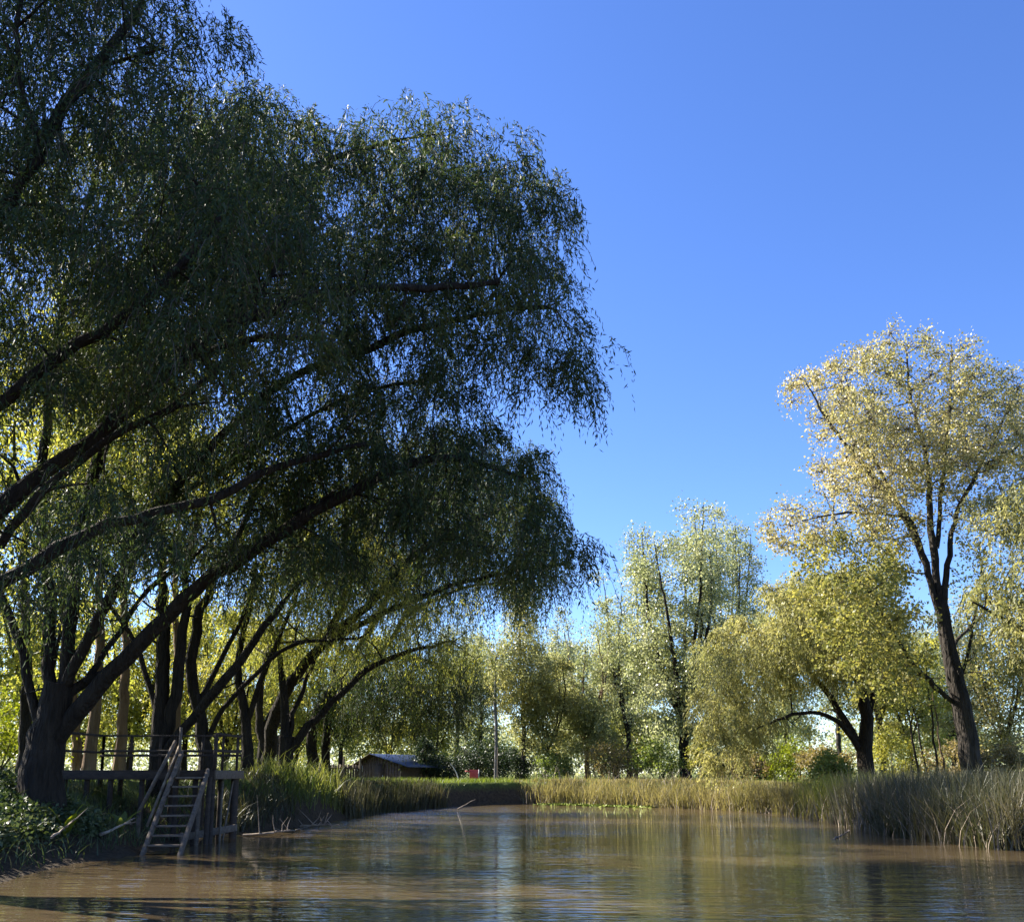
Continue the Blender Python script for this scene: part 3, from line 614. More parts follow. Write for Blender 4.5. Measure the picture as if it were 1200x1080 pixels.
# right: round olive willow with arching limb
pw = Plant(42); fw = foot(1014, 44); fw[2] -= 0.1
pw.limb([fw, at(1014, 880, 44), at(1016, 840, 44), at(1005, 795, 44), at(985, 740, 44), at(960, 700, 44)], 0.34, 0.06, skip=0.5, flare=0.3)
pw.limb([at(1008, 880, 44), at(992, 855, 43.8), at(970, 838, 43.6), at(940, 836, 43.3), at(910, 842, 43), at(880, 858, 42.8)], 0.14, 0.03)
pw.limb([at(1004, 868, 44), at(985, 835, 44.3), at(960, 800, 44.6), at(920, 760, 45), at(870, 740, 45)], 0.16, 0.04)
pw.limb([at(1016, 850, 44), at(1025, 800, 44.2), at(1030, 740, 44.5)], 0.16, 0.05)
Vw = [(815, 800), (822, 760), (850, 730), (880, 700), (920, 680), (960, 665), (1010, 680), (1045, 720), (1055, 780), (1040, 810), (990, 790), (960, 790), (930, 800), (905, 850), (870, 885), (830, 890), (818, 850)]
Cw = sample_poly(Vw, 40, 48, 0.95, 64, 7000, edge=50, thin=gaps(12, .05, -.12, .08))
pw.attach(Cw, rmax=0.05); pw.strands(Cw, pw.r.uniform(.5, .95, len(Cw)), 42, 12, 0.85, 0.17, droop=0.9, mi=1, lw=0.30)
pw.done('willow_tree', fw, 'round olive willow with an arching low limb on the far right bank', 'tree', M_BARK, M_WILLOW_O, BG)

# right edge: tree whose trunk stands outside the frame
pr_ = Plant(43); fr = foot(1262, 33); fr[2] -= 0.1
pr_.limb([fr, at(1258, 850, 33), at(1250, 780, 33), at(1240, 700, 33)], 0.34, 0.22, skip=0.8, flare=0.3)
for pts, r0 in (([(1245, 780, 33), (1210, 745, 32.8), (1170, 722, 32.6), (1140, 705, 32.5)], 0.10), ([(1242, 710, 33), (1215, 640, 33), (1190, 590, 33)], 0.14), ([(1240, 700, 33), (1260, 600, 33.3), (1280, 540, 33.5)], 0.16), ([(1252, 820, 33), (1215, 770, 33), (1190, 740, 33.4)], 0.08)):
    pr_.limb([at(*q) for q in pts], r0, 0.03, sides=7)
Vr = [(1145, 600), (1170, 570), (1200, 560), (1300, 540), (1360, 640), (1340, 800), (1250, 840), (1190, 800), (1160, 760), (1150, 700), (1165, 650)]
Cr = sample_poly(Vr, 30.5, 36, 1.05, 65, 5000, edge=60, thin=lambda x, y: 0.75)
pr_.attach(Cr, rmax=0.05); pr_.strands(Cr, 0.85, 36, 11, 0.85, 0.16, droop=0.8, mi=1, lw=0.35)
pr_.done('leafy_tree', fr, 'grey green tree reaching in from the right edge behind the tall poplar', 'tree', M_BARK, M_WILLOW_O, BG)

# centre poplars with several upright stems
def px_tree(seed, px, Y, top, width_px, clear_px, kind, leafmat, bark, label, name, **kw):
    f = foot(px, Y); f[2] -= 0.05
    sc = (at(px + 100, 800, Y)[0] - at(px, 800, Y)[0]) / 100
    H = hgt(top, Y, px) - f[2]; clear = max(0.5, hgt(clear_px, Y, px) - f[2])
    return gen_tree(seed, H, width_px * sc, clear, kind, leafmat, bark, label, name, base=f, **kw)
p1 = px_tree(51, 803, 60, 590, 175, 850, 'poplar', M_POPLAR_S, M_BARK, 'tall silver leaved poplar on a dark trunk in the middle of the far bank', 'poplar_tree', group=BG, nstem=8, r0=0.34, n_cl=210, cl=1.25, n_sub=10, n_leaf=10, leaf=0.15)
p2 = px_tree(52, 862, 68, 600, 105, 800, 'poplar', M_POPLAR_S, M_BARKP, 'paler poplar standing close behind the round olive willow', 'poplar_tree', group=BG, nstem=7, r0=0.24, n_cl=110, cl=1.15, n_sub=8, n_leaf=9, leaf=0.15)
px_tree(53, 612, 63, 690, 75, 850, 'slim', M_WILLOW_O, M_BARKP, 'slim tall tree with trailing pale foliage just right of the pale bare pole', 'leafy_tree', group=BG, r0=0.17, n_cl=110, cl=1.05, n_sub=9, n_leaf=11, leaf=0.14)
px_tree(54, 688, 66, 735, 115, 870, 'poplar', M_POPLAR_S, M_BARKR, 'olive tree with a sunlit tan trunk left of the silver poplar', 'leafy_tree', group=BG, nstem=7, r0=0.2, n_cl=105, cl=1.0, n_sub=9, n_leaf=10, leaf=0.15)
px_tree(55, 640, 64, 765, 85, 880, 'poplar', M_WILLOW_O, M_BARK, 'dull green bushy tree on two thin dark stems by the slim tall tree', 'leafy_tree', group=BG, nstem=6, r0=0.14, n_cl=75, cl=0.95, n_sub=8, n_leaf=10, leaf=0.14)
px_tree(64, 738, 66, 632, 95, 860, 'poplar', M_POPLAR_S, M_BARKP, 'slender airy poplar closest to the left side of the silver poplar', 'poplar_tree', group=BG, nstem=6, r0=0.2, n_cl=85, cl=1.05, n_sub=8, n_leaf=9, leaf=0.14)
px_tree(56, 745, 70, 745, 90, 885, 'poplar', M_YELLOW, M_BARKP, 'yellow leaved tree hanging beside the left flank of the silver poplar', 'leafy_tree', group=BG, nstem=5, r0=0.16, n_cl=90, cl=1.1, n_sub=10, n_leaf=12, leaf=0.15)
px_tree(65, 655, 72, 708, 80, 860, 'poplar', M_POPLAR_S, M_BARKP, 'slender pale poplar rising over the dull green bushy tree', 'poplar_tree', group=BG, nstem=5, r0=0.17, n_cl=75, cl=1.0, n_sub=8, n_leaf=9, leaf=0.14)
px_tree(57, 560, 72, 745, 70, 850, 'slim', M_POPLAR_S, M_BARKP, 'thin light poplar behind the dark hedge and red board', 'poplar_tree', group=BG, r0=0.18, n_cl=60, cl=1.1, n_sub=9, n_leaf=10, leaf=0.15)
px_tree(58, 1070, 58, 725, 120, 870, 'poplar', M_YELLOW, M_BARKP, 'small yellow tree between the round willow and the leaning poplar trunk', 'leafy_tree', group=BG, nstem=5, r0=0.14, n_cl=85, cl=1.0, n_sub=9, n_leaf=11, leaf=0.14)
px_tree(63, 1035, 53, 648, 120, 850, 'poplar', M_YOLIVE, M_BARKP, 'yellow olive poplar standing between the round willow and the tallest poplar', 'poplar_tree', group=BG, nstem=6, r0=0.17, n_cl=110, cl=1.0, n_sub=9, n_leaf=10, leaf=0.13)
px_tree(59, 1185, 50, 690, 130, 870, 'poplar', M_POPLAR, M_BARKP, 'thin pinkish tan tree low at the right edge behind the reeds', 'leafy_tree', group=BG, nstem=6, r0=0.14, n_cl=110, cl=1.0, n_sub=8, n_leaf=10, leaf=0.13)
px_tree(60, 925, 74, 680, 110, 850, 'poplar', M_POPLAR_S, M_BARKP, 'pale poplar half hidden behind the crown of the round olive willow', 'poplar_tree', group=BG, nstem=6, r0=0.2, n_cl=110, cl=1.3, n_sub=9, n_leaf=10, leaf=0.16)

for src, px, Y, rz, sx, sz, lab in [(p2, 662, 80, 1.0, .95, .62, 'pale tree far behind between the slim tree and the tan trunked olive tree'),
                                    (p1, 722, 84, 2.2, .9, .72, 'pale tree far behind the brown bush at the left end of the reeds'),
                                    (p2, 985, 82, 4.1, 1.0, .85, 'pale tree far behind the middle of the round olive willow'),
                                    (p1, 1120, 80, 5.0, .9, .80, 'pale tree far behind the base of the leaning poplar trunk'),
                                    (p2, 535, 86, 3.0, 1.0, .72, 'pale tree far behind the bent cane')]:
    copy_tree(src, foot(px, Y), rz, (sx, sz), lab, BG, 'tree')
# saplings with bare stems left of the leaning poplar
sap = None
for i, (px, Y, lab) in enumerate([(1078, 45, 'bare thin sapling leftmost in the clump beside the leaning poplar trunk'), (1087, 46.5, 'bare thin sapling leaning right, second in the clump beside the leaning poplar trunk'),
                                  (1099, 44, 'straight bare sapling in the gap of bright sky left of the leaning poplar trunk'), (1107, 45.5, 'pale sapling standing nearest the leaning poplar trunk')]):
    f = foot(px, Y); q = Plant(70 + i); ln = [-0.5, -0.55, -0.1, -0.25][i]
    q.limb([f, f + [ln * .4, 0, 2], f + [ln, 0.1, 4.4]], 0.06, 0.02, sides=6); C = f + np.array([[ln + dx, dy, 4.2 + dz] for dx, dy, dz in q.r.normal(0, 0.5, (6, 3))])
    q.attach(C); q.sprays(C, 0.45, 6, 8, 0.11)
    q.done('sapling', f, lab, 'sapling', M_BARKR if i == 3 else M_BARK, M_YELLOW, 'saplings by the leaning poplar')

# second row on the left, seen sunlit under the willows
SR = 'sunlit trees behind the willow row'
ya = gen_tree(81, 11, 8.0, 2.2, 'poplar', M_WILLOW_Y, M_BARK, 'sunlit yellow green tree seen through the deck railing', 'leafy_tree', group=SR, nstem=5, r0=0.2, n_cl=62, cl=1.2, n_sub=9, n_leaf=10, leaf=0.16, base=foot(150, 50))
yb = gen_tree(82, 9, 7.0, 1.6, 'round', M_YELLOW, M_BARK, 'yellow drooping tree lit by the sun beyond the deck ladder', 'leafy_tree', group=SR, nstem=5, r0=0.18, n_cl=54, cl=1.2, n_sub=7, n_leaf=11, leaf=0.15, base=foot(262, 47))
for k, (src, px, Y, rz, sx, sz, lab) in enumerate([
        (ya, 40, 42, 1.2, 1.0, 0.9, 'sunlit tree behind the thick forked trunk at the left end of the deck'),
        (yb, -40, 46, 2.0, 1.1, 1.0, 'yellow green tree at the left edge behind the bare straight trunk'),
        (yb, 95, 52, 3.1, 1.15, 1.1, 'yellow tree far back between the two trunks left of the deck'),
        (ya, 215, 54, 4.0, 1.0, 1.05, 'bright tree far back between the trunks above the ladder'),
        (yb, 345, 77, 0.7, 1.35, 1.45, 'yellow tree glowing above the fork of the stout willow'),
        (ya, 400, 75, 2.6, 1.2, 1.1, 'sunlit tree behind the left slope of the hut roof'),
        (yb, 455, 80, 5.0, 1.2, 1.2, 'yellow drooping tree directly behind the hut'),
        (ya, 512, 74, 1.9, 0.9, 0.85, 'pale tree between the dark cypress and the hedge'),
        (yb, 300, 75, 4.4, 1.3, 1.4, 'yellow tree far behind the vine hung trunk'),
        (ya, -125, 25.5, 1.0, 1.05, 1.15, 'unseen leafy tree added past the left edge level with the deck for shade'),  # this tree and the next are out of view, added to shade the pond
        (ya, -250, 31, 4.9, 1.1, 1.25, 'unseen tall leafy tree added farthest past the left edge for shade')]):  # added out of view to keep sun off the water
    copy_tree(src, foot(px, Y), rz, (sx, sz), lab, SR)

# straight trunks rising behind the deck
for i, (px, px2, Y, top, r0, bk, lab, lm) in enumerate([
        (27, 33, 30, 560, 0.20, M_BARK, 'straight dark bare trunk left of the thick forked willow', M_WILLOW_Y),
        (104, 128, 33, 560, 0.20, M_BARKR, 'reddish leaning trunk behind the left half of the deck railing', M_WILLOW_Y),
        (141, 150, 35, 540, 0.21, M_BARKR, 'straight tan trunk behind the middle of the deck railing', M_WILLOW_Y),
        (92, 70, 36, 640, 0.17, M_BARKR, 'tan trunk leaning left behind the forked willow and deck corner', M_WILLOW_Y),
        (204, 210, 37, 600, 0.19, M_BARKR, 'tan trunk half hidden behind the stair handrail', M_WILLOW_Y)]):
    f = foot(px, Y); f[2] -= .05; q = Plant(90 + i); e = at(px2, top, Y)
    q.limb([f, f * .66 + e * .34 + [.08, 0, 0], f * .33 + e * .67 - [.06, 0, 0], e], r0, 0.07, skip=0.6, flare=0.25)
    C = e + q.r.normal(0, 1, (60, 3)) * np.array([1.7, 1.7, 2.2]) + [0, 0, 1.8]  # mostly hidden crown, made full to cast shade on the middle of the pond
    q.attach(C, rmax=0.05); q.sprays(C, 0.85, 9, 13, 0.15)
    q.done('poplar_tree', f, lab, 'tree', bk, lm, 'straight trunks behind the deck')

# pale bare pole / trunk in the centre
f = foot(581, 62); q = Plant(99); q.limb([f - [0, 0, .1], f + [0.02, 0, 3], f + [-0.05, 0, 5], f + [0.0, 0, 8]], 0.13, 0.06, jit=0.01)
C = f + np.array([0, 0, 8.2]) + q.r.normal(0, 1, (16, 3)) * np.array([0.8, 0.8, 1.0]); q.attach(C, rmax=.03); q.sprays(C, 0.7, 8, 10, 0.14)
q.done('poplar_tree', f, 'pale grey straight trunk standing alone right of the red board', 'tree', bark_mat('pale_bark', (0.10, 0.095, 0.095), (0.22, 0.21, 0.21)), M_POPLAR_S, BG)

# bushes along the far bank
BU = 'bushes on the far bank'
def pxb(px, Y): return foot(px, Y)
gen_bush(101, 2.9, 2.9, M_GREEN, 'rounded green bush left of the dark trunk of the silver poplar', base=pxb(774, 58), group=BU, n=34)
gen_bush(102, 2.6, 3.6, M_BROWNL, 'brown and dull green bush above the left end of the reeds', base=pxb(716, 60), group=BU, n=36)
gen_bush(103, 2.2, 2.8, M_LIME, 'bright lime green bush under the round olive willow', base=pxb(930, 52), group=BU, n=26)
gen_bush(104, 1.9, 3.2, M_BROWNL, 'brownish twiggy bush left of the round willow trunk', base=pxb(965, 49), group=BU, n=28)
gen_bush(105, 2.6, 2.2, M_YELLOW, 'yellow leaved bush between the round willow trunk and the saplings', base=pxb(1048, 46), group=BU, n=24)
gen_bush(106, 2.2, 3.0, M_BROWNL, 'pinkish brown bush at the right edge behind the leaning poplar', base=pxb(1180, 43), group=BU, n=28)
gen_bush(107, 2.8, 1.5, M_YELLOW, 'narrow drooping pale yellow bush on the bank right of the silver poplar', base=pxb(825, 56), group=BU, n=22)
gen_bush(108, 2.0, 2.4, M_GREEN, 'olive bush at the foot of the slim tall tree', base=pxb(652, 62), group=BU, n=26)
gen_bush(109, 1.6, 2.2, M_GREEN, 'leafy green weed bush topping the reed bank near the round willow', base=pxb(975, 41), group=BU, n=22)
gen_bush(110, 2.6, 3.4, M_LIME, 'lit yellow green bush at the far left below the bare trunk', base=pxb(10, 33), group=BU, n=34)
gen_bush(111, 1.7, 3.2, M_BROWNL, 'tangle of brown brush behind the reeds below the round willow', base=pxb(880, 54), group=BU, n=26)
gen_bush(112, 2.0, 3.2, M_BROWNL, 'brown brush around the leaning poplar base', base=pxb(1108, 47), group=BU, n=24)
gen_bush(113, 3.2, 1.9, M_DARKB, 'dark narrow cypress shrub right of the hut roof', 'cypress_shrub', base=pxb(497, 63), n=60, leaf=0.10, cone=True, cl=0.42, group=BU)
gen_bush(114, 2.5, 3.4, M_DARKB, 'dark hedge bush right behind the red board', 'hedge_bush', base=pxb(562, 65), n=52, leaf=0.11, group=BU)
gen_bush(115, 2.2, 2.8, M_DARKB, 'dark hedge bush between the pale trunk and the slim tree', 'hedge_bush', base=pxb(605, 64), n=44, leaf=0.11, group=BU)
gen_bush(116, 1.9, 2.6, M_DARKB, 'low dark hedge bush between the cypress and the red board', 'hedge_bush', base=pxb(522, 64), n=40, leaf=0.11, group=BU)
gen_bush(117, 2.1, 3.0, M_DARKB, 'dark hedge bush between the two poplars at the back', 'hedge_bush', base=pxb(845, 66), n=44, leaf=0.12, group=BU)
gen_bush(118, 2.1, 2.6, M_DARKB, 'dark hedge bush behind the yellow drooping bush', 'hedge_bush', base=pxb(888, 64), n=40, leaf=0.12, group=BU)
gen_bush(119, 3.8, 3.6, M_GREEN, 'tall sunlit bush rising over the dark hedge', base=pxb(575, 72), n=40, leaf=0.13, group=BU)

# far-off wood closing the horizon
fwood = MB(); r = np.random.default_rng(5)
xs = np.linspace(-150, 170, 620); xs = xs + r.normal(0, 0.5, len(xs)); ys = 118 + r.uniform(-9, 26, len(xs))
hs = 6.8 + 2.4 * vnoise(xs, ys * 0, 0.16, 2) + r.uniform(-1.2, 1.0, len(xs)); hs = np.clip(hs, 2.5, 11)
k = np.repeat(np.arange(len(xs)), 230); n = len(k)
base = np.stack([xs[k] + r.normal(0, 0.9, n), ys[k] + r.normal(0, 0.9, n), 1.1 + hs[k] * r.random(n) ** 0.8], 1)
add_leaves(fwood, base, r.normal(0, 1, (n, 3)), 0.42 * r.uniform(0.6, 1.3, n), 0.34 * r.uniform(0.6, 1.3, n), r, 0)
tag(fwood.build('far_woods', [M_POPLAR_S]), 'hazy line of far woods behind the pond', 'woods', None, 'stuff')

# ------------------------------------------------------------------ reeds, grasses, ground cover
def blades(mb, P, H, lean, width, r, bend=0.5, levels=4, mi=0, fan=None):
    n = len(P); a = r.uniform(0, 2 * np.pi, n); t = np.linspace(0, 1, levels)
    dirv = np.stack([np.cos(a), np.sin(a), np.zeros(n)], 1) if fan is None else fan
    ln = lean * r.uniform(0.2, 1.6, n)
    hor = (ln * H)[:, None] * (t[None] * (1 - bend) + bend * t[None] ** 2.2)
    C = P[:, None, :] + dirv[:, None, :] * hor[..., None]
    C[..., 2] += H[:, None] * (t[None] - 0.25 * bend * ln[:, None] * t[None] ** 3)
    b = r.uniform(0, np.pi, n); side = np.stack([np.cos(b), np.sin(b), np.zeros(n)], 1)
    w = np.broadcast_to(np.asarray(width, float), (n,))[:, None] * (1 - 0.85 * t[None] ** 1.5) * 0.5
    V = np.stack([C - side[:, None] * w[..., None], C + side[:, None] * w[..., None]], 2).reshape(-1, 3)
    i = (np.arange(n)[:, None] * levels + np.arange(levels - 1)[None]).reshape(-1) * 2
    mb.add(V, np.stack([i, i + 1, i + 3, i + 2], 1), mi)
def shore_band(px0, px1, n, d0, d1, r, ymin=0):
    """points along the shoreline between two photo columns, d0..d1 metres inland"""
    S = np.array([on(x, y)[:2] for x, y in shore_px]); X = np.array([x for x, _ in shore_px], float)
    u = r.uniform(px0, px1, n)
    P = np.stack([np.interp(u, X, S[:, 0]), np.interp(u, X, S[:, 1])], 1)
    e = 3.0; Q = np.stack([np.interp(u + e, X, S[:, 0]), np.interp(u + e, X, S[:, 1])], 1); T = unit(Q - P)
    nrm = np.stack([-T[:, 1], T[:, 0]], 1)                      # points inland (left of the travel direction)
    P = P + nrm * r.uniform(d0, d1, n)[:, None] + r.normal(0, 0.12, (n, 2))
    z = hfun(P[:, 0], P[:, 1]); return np.stack([P[:, 0], P[:, 1], np.maximum(z, -0.15)], 1)
def even_band(px0, px1, n, d0, d1, r):
    """as shore_band but spread evenly over the ground rather than over the picture"""
    S = np.array([on(x, y)[:2] for x, y in shore_px]); X = np.array([x for x, _ in shore_px], float)
    s = np.concatenate([[0], np.cumsum(np.linalg.norm(np.diff(S, axis=0), axis=1))])
    a, b = np.interp([px0, px1], X, s); us = r.uniform(a, b, n)
    P = np.stack([np.interp(us, s, S[:, 0]), np.interp(us, s, S[:, 1])], 1); Q = np.stack([np.interp(us + .3, s, S[:, 0]), np.interp(us + .3, s, S[:, 1])], 1)
    T = unit(Q - P); P = P + np.stack([-T[:, 1], T[:, 0]], 1) * r.uniform(d0, d1, n)[:, None] + r.normal(0, 0.1, (n, 2))
    z = hfun(P[:, 0], P[:, 1]); return np.stack([P[:, 0], P[:, 1], np.maximum(z, -0.15)], 1)

r = np.random.default_rng(17)
def toph(P, z, var, r): return np.clip((z - np.maximum(P[:, 2], 0)) * r.uniform(.55, 1.1, len(P)) + (0.22 * vnoise(P[:, 0], P[:, 1], 1.6, 6) + r.normal(0, .12, len(P))) * var / .3, .18, 2.2)
mb = MB(); P = shore_band(612, 985, 9000, -0.3, 3.2, r); blades(mb, P, toph(P, 1.12, .45, r), 0.28, 0.04, r)
P = shore_band(640, 930, 5000, -0.4, 1.2, r); blades(mb, P, toph(P, 1.25, .4, r), 0.5, 0.035, r)
P = shore_band(620, 985, 900, -0.8, 1.2, r); blades(mb, P, r.uniform(.3, 1.2, len(P)), 0.7, 0.026, r, bend=.9, mi=1)
tag(mb.build('reeds', [M_REED, M_DRIFT]), 'dry tan reeds along the far shore', 'reeds', None, 'stuff')
mb = MB(); P = even_band(935, 990, 3600, 0.0, 3.2, r); blades(mb, P, toph(P, 1.6, .3, r), 0.35, 0.035, r)
tag(mb.build('rushes', M_GRASS), 'green rushes where the far reeds meet the dark bank', 'reeds', None, 'stuff')
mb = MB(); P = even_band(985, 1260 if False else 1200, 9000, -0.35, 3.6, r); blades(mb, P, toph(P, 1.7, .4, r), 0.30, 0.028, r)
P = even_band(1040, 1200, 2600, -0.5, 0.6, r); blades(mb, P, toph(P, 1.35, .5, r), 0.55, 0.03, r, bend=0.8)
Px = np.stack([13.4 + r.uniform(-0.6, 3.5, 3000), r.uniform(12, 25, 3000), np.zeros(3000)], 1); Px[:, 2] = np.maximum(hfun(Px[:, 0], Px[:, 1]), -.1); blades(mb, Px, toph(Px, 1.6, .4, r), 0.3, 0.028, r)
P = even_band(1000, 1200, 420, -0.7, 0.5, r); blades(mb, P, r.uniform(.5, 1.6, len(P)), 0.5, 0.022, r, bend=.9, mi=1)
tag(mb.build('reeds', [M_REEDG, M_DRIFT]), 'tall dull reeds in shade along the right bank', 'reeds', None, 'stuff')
mb = MB(); P = shore_band(405, 520, 5200, -0.3, 2.6, r); blades(mb, P, toph(P, 1.25, .35, r), 0.25, 0.032, r)
tag(mb.build('reeds', M_REEDG), 'yellow green reeds along the left shore before the hut', 'reeds', None, 'stuff')
mb = MB(); P = even_band(345, 412, 3800, 0.3, 3.8, r); blades(mb, P, toph(P, 1.85, .7, r) * np.where(P[:, 2] > .2, 1, .7), 0.55, 0.034, r, bend=0.8)
tag(mb.build('tall_grass', M_GRASS), 'bright arching tall grass tuft on the left shore', 'grass', None, 'stuff')
mb = MB(); P = even_band(275, 350, 3200, 0.1, 3.6, r); blades(mb, P, toph(P, 1.72, .5, r) * .55, 0.6, 0.03, r, bend=0.8)
tag(mb.build('tall_grass', M_REEDG), 'unkempt grass on the bank between the deck and the bright tuft', 'grass', None, 'stuff')
# short turf on the tops of the banks
mb = MB(); n = 42000
xy = np.stack([r.uniform(-24, 24, n), 18 + 52 * r.random(n)], 1); d = sdf(xy, POLY); xy = xy[(d > 0.9) & (np.abs(xy[:, 0]) < 0.62 * xy[:, 1] + 1)]
P = np.concatenate([xy, hfun(xy[:, 0], xy[:, 1])[:, None]], 1); blades(mb, P, r.uniform(0.08, 0.24, len(P)), 0.5, 0.03, r, levels=3)
P = shore_band(470, 640, 5200, 0.5, 5.0, r); blades(mb, P, r.uniform(0.10, 0.35, len(P)), 0.6, 0.028, r, levels=3)
tag(mb.build('grass', M_LAWN), 'short sunlit grass on the bank tops', 'grass', None, 'stuff')
# low broad leaved cover on the near left bank
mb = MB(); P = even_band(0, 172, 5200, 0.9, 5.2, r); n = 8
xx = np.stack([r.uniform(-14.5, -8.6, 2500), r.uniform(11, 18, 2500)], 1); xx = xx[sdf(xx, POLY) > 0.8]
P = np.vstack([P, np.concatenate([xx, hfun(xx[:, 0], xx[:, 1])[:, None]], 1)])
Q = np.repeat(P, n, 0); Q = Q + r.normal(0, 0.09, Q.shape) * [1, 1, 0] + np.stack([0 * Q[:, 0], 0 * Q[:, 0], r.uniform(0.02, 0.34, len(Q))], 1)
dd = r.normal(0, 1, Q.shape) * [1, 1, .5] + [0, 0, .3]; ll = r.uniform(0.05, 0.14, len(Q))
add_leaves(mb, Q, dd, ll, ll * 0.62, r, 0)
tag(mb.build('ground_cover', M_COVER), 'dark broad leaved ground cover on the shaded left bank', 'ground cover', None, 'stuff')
mb = MB(); P = even_band(0, 275, 2600, 0.2, 5.0, r); blades(mb, P, r.uniform(0.15, 0.5, len(P)), 0.8, 0.022, r, bend=0.8, levels=4)
tag(mb.build('bank_grass', M_COVER), 'thin dark grass among the shaded bank plants', 'grass', None, 'stuff')

# single big leaved plants on the left bank
def rosette(px, py, Y, H, n, label, seed, mat=M_LIME):
    p = foot(px, Y); q = MB(); rr = np.random.default_rng(seed); root = empty('leafy_plant', p, label, 'plant', 'broad leaved plants on the left bank')
    for i in range(n):
        m = MB(); a = i * 2.4 + rr.uniform(0, 1); L = H * rr.uniform(.7, 1.1); t = np.linspace(0, 1, 7); o = rr.uniform(.3, .8)
        c = p + np.stack([np.cos(a) * o * L * t ** 1.4, np.sin(a) * o * L * t ** 1.4, L * (t - 0.35 * o * t ** 3)], 1)
        w = 0.16 * L * np.sin(np.pi * np.clip(t * .95 + .03, 0, 1)) + 0.004; s_ = np.array([-np.sin(a), np.cos(a), 0])
        V = np.stack([c - s_ * w[:, None], c + [0, 0, -.02], c + s_ * w[:, None]], 1).reshape(-1, 3); k = np.arange(6) * 3
        m.add(V, np.concatenate([np.stack([k, k + 1, k + 4, k + 3], 1), np.stack([k + 1, k + 2, k + 5, k + 4], 1)])); m.build('leaf', mat, root, p, smooth=True)
rosette(82, 950, 20.2, 0.75, 6, 'upright plant with pale broad leaves below the thick willow trunk', 1)
rosette(146, 952, 22.4, 0.6, 7, 'low spreading plant beside the foot of the stairs', 2, M_GREEN)

# ------------------------------------------------------------------ deck with stairs
dz = 1.78; dY0, dY1 = 24.2, 26.6
xl = at(70, 905, dY0)[0]; xr = at(243, 905, dY0)[0]; xe = at(252, 905, dY0)[0]
root = empty('wooden_deck', ((xl + xe) / 2, dY0 + 1, 0), 'dark wooden deck on posts over the left bank with a slim railing', 'deck'); B = np.array(root.location)
m = MB(); y = dY0 + 0.06
while y < dY1: m.box([(xl + xe) / 2, y, dz - 0.018], [xe - xl, 0.112, 0.036]); y += 0.125
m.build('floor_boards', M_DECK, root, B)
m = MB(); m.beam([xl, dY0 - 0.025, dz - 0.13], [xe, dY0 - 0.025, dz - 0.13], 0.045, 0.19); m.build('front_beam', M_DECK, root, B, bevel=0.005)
m = MB(); m.beam([xe + .03, dY0 - 0.05, dz - 0.11], [xe + .03, dY1 + .02, dz - 0.11], 0.05, 0.21); m.build('end_board', M_WEATH, root, B, bevel=0.005).__setitem__('label', 'side fascia at the ladder end coloured paler for the light on it')  # brighter light on this face is put into a paler wood colour
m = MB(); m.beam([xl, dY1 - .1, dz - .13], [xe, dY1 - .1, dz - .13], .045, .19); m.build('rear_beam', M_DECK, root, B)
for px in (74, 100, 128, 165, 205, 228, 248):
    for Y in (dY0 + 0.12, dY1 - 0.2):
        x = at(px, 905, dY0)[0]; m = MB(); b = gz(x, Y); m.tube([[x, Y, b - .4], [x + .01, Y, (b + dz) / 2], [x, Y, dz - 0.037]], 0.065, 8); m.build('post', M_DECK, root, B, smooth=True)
Yr = dY1 - 0.05
for px in (82, 112, 118, 152, 186, 203, 236, 260, 277):
    x = at(px, 905, Yr)[0]; x = min(max(x, xl + .05), xe - .06); m = MB(); m.beam([x, Yr, dz], [x, Yr, dz + 0.95], .06, .06); m.build('railing_post', M_DECK, root, B)
for k, h in enumerate((0.93, 0.52, 0.40)):
    m = MB(); m.beam([xl, Yr - .06, dz + h], [xe, Yr - .06, dz + h], .04, .065 if k else .05); m.build('rail', M_DECK, root, B)
for px, h in ((75, 1.0), (98, 0.75)):                    # left side rail and its posts
    pass
m = MB(); m.beam([xl + .03, dY0 + .05, dz], [xl + .03, dY0 + .05, dz + .95], .07, .07); m.build('railing_post', M_DECK, root, B)
for h in (0.93, 0.48):
    m = MB(); m.beam([xl + .03, dY0 + .09, dz + h], [xl + .03, Yr - .1, dz + h], .04, .06); m.build('rail', M_DECK, root, B)
m = MB(); m.beam([xe - .03, dY0 + .05, dz], [xe - .03, dY0 + .05, dz + .9], .08, .08); m.build('railing_post', M_DECK, root, B)
for h in (0.9, 0.48):
    m = MB(); m.beam([xe - .03, dY0 + .1, dz + h], [xe - .03, Yr - .1, dz + h], .04, .06); m.build('rail', M_DECK, root, B)
# landing end: crossbeam near the water, leaning braces
pA = at(211, 981, 23.75); pB = at(277, 969, 26.2); m = MB(); m.beam(pA, pB, .06, .17); m.build('cross_beam', M_WEATH, root, B, bevel=.005)
for a, b, rr in (((271, 992, 26.3), (275, 908, 26.3), .085), ((240, 1001, 23.95), (246, 910, 24.0), .06), ((229, 998, 23.9), (236, 915, 24.05), .05), ((260, 966, 25.6), (273, 915, 26.2), .025), ((257, 985, 25.2), (261, 915, 25.2), .03), ((212, 1003, 23.8), (213, 975, 23.8), .045)):
    A = at(*a); A[2] = min(A[2], -.3); m = MB(); m.tube([A, (A + at(*b)) / 2, at(*b)], rr, 8); m.build('post' if rr > .04 else 'brace', M_DECK if rr > .055 else M_WEATH, root, B, smooth=True)

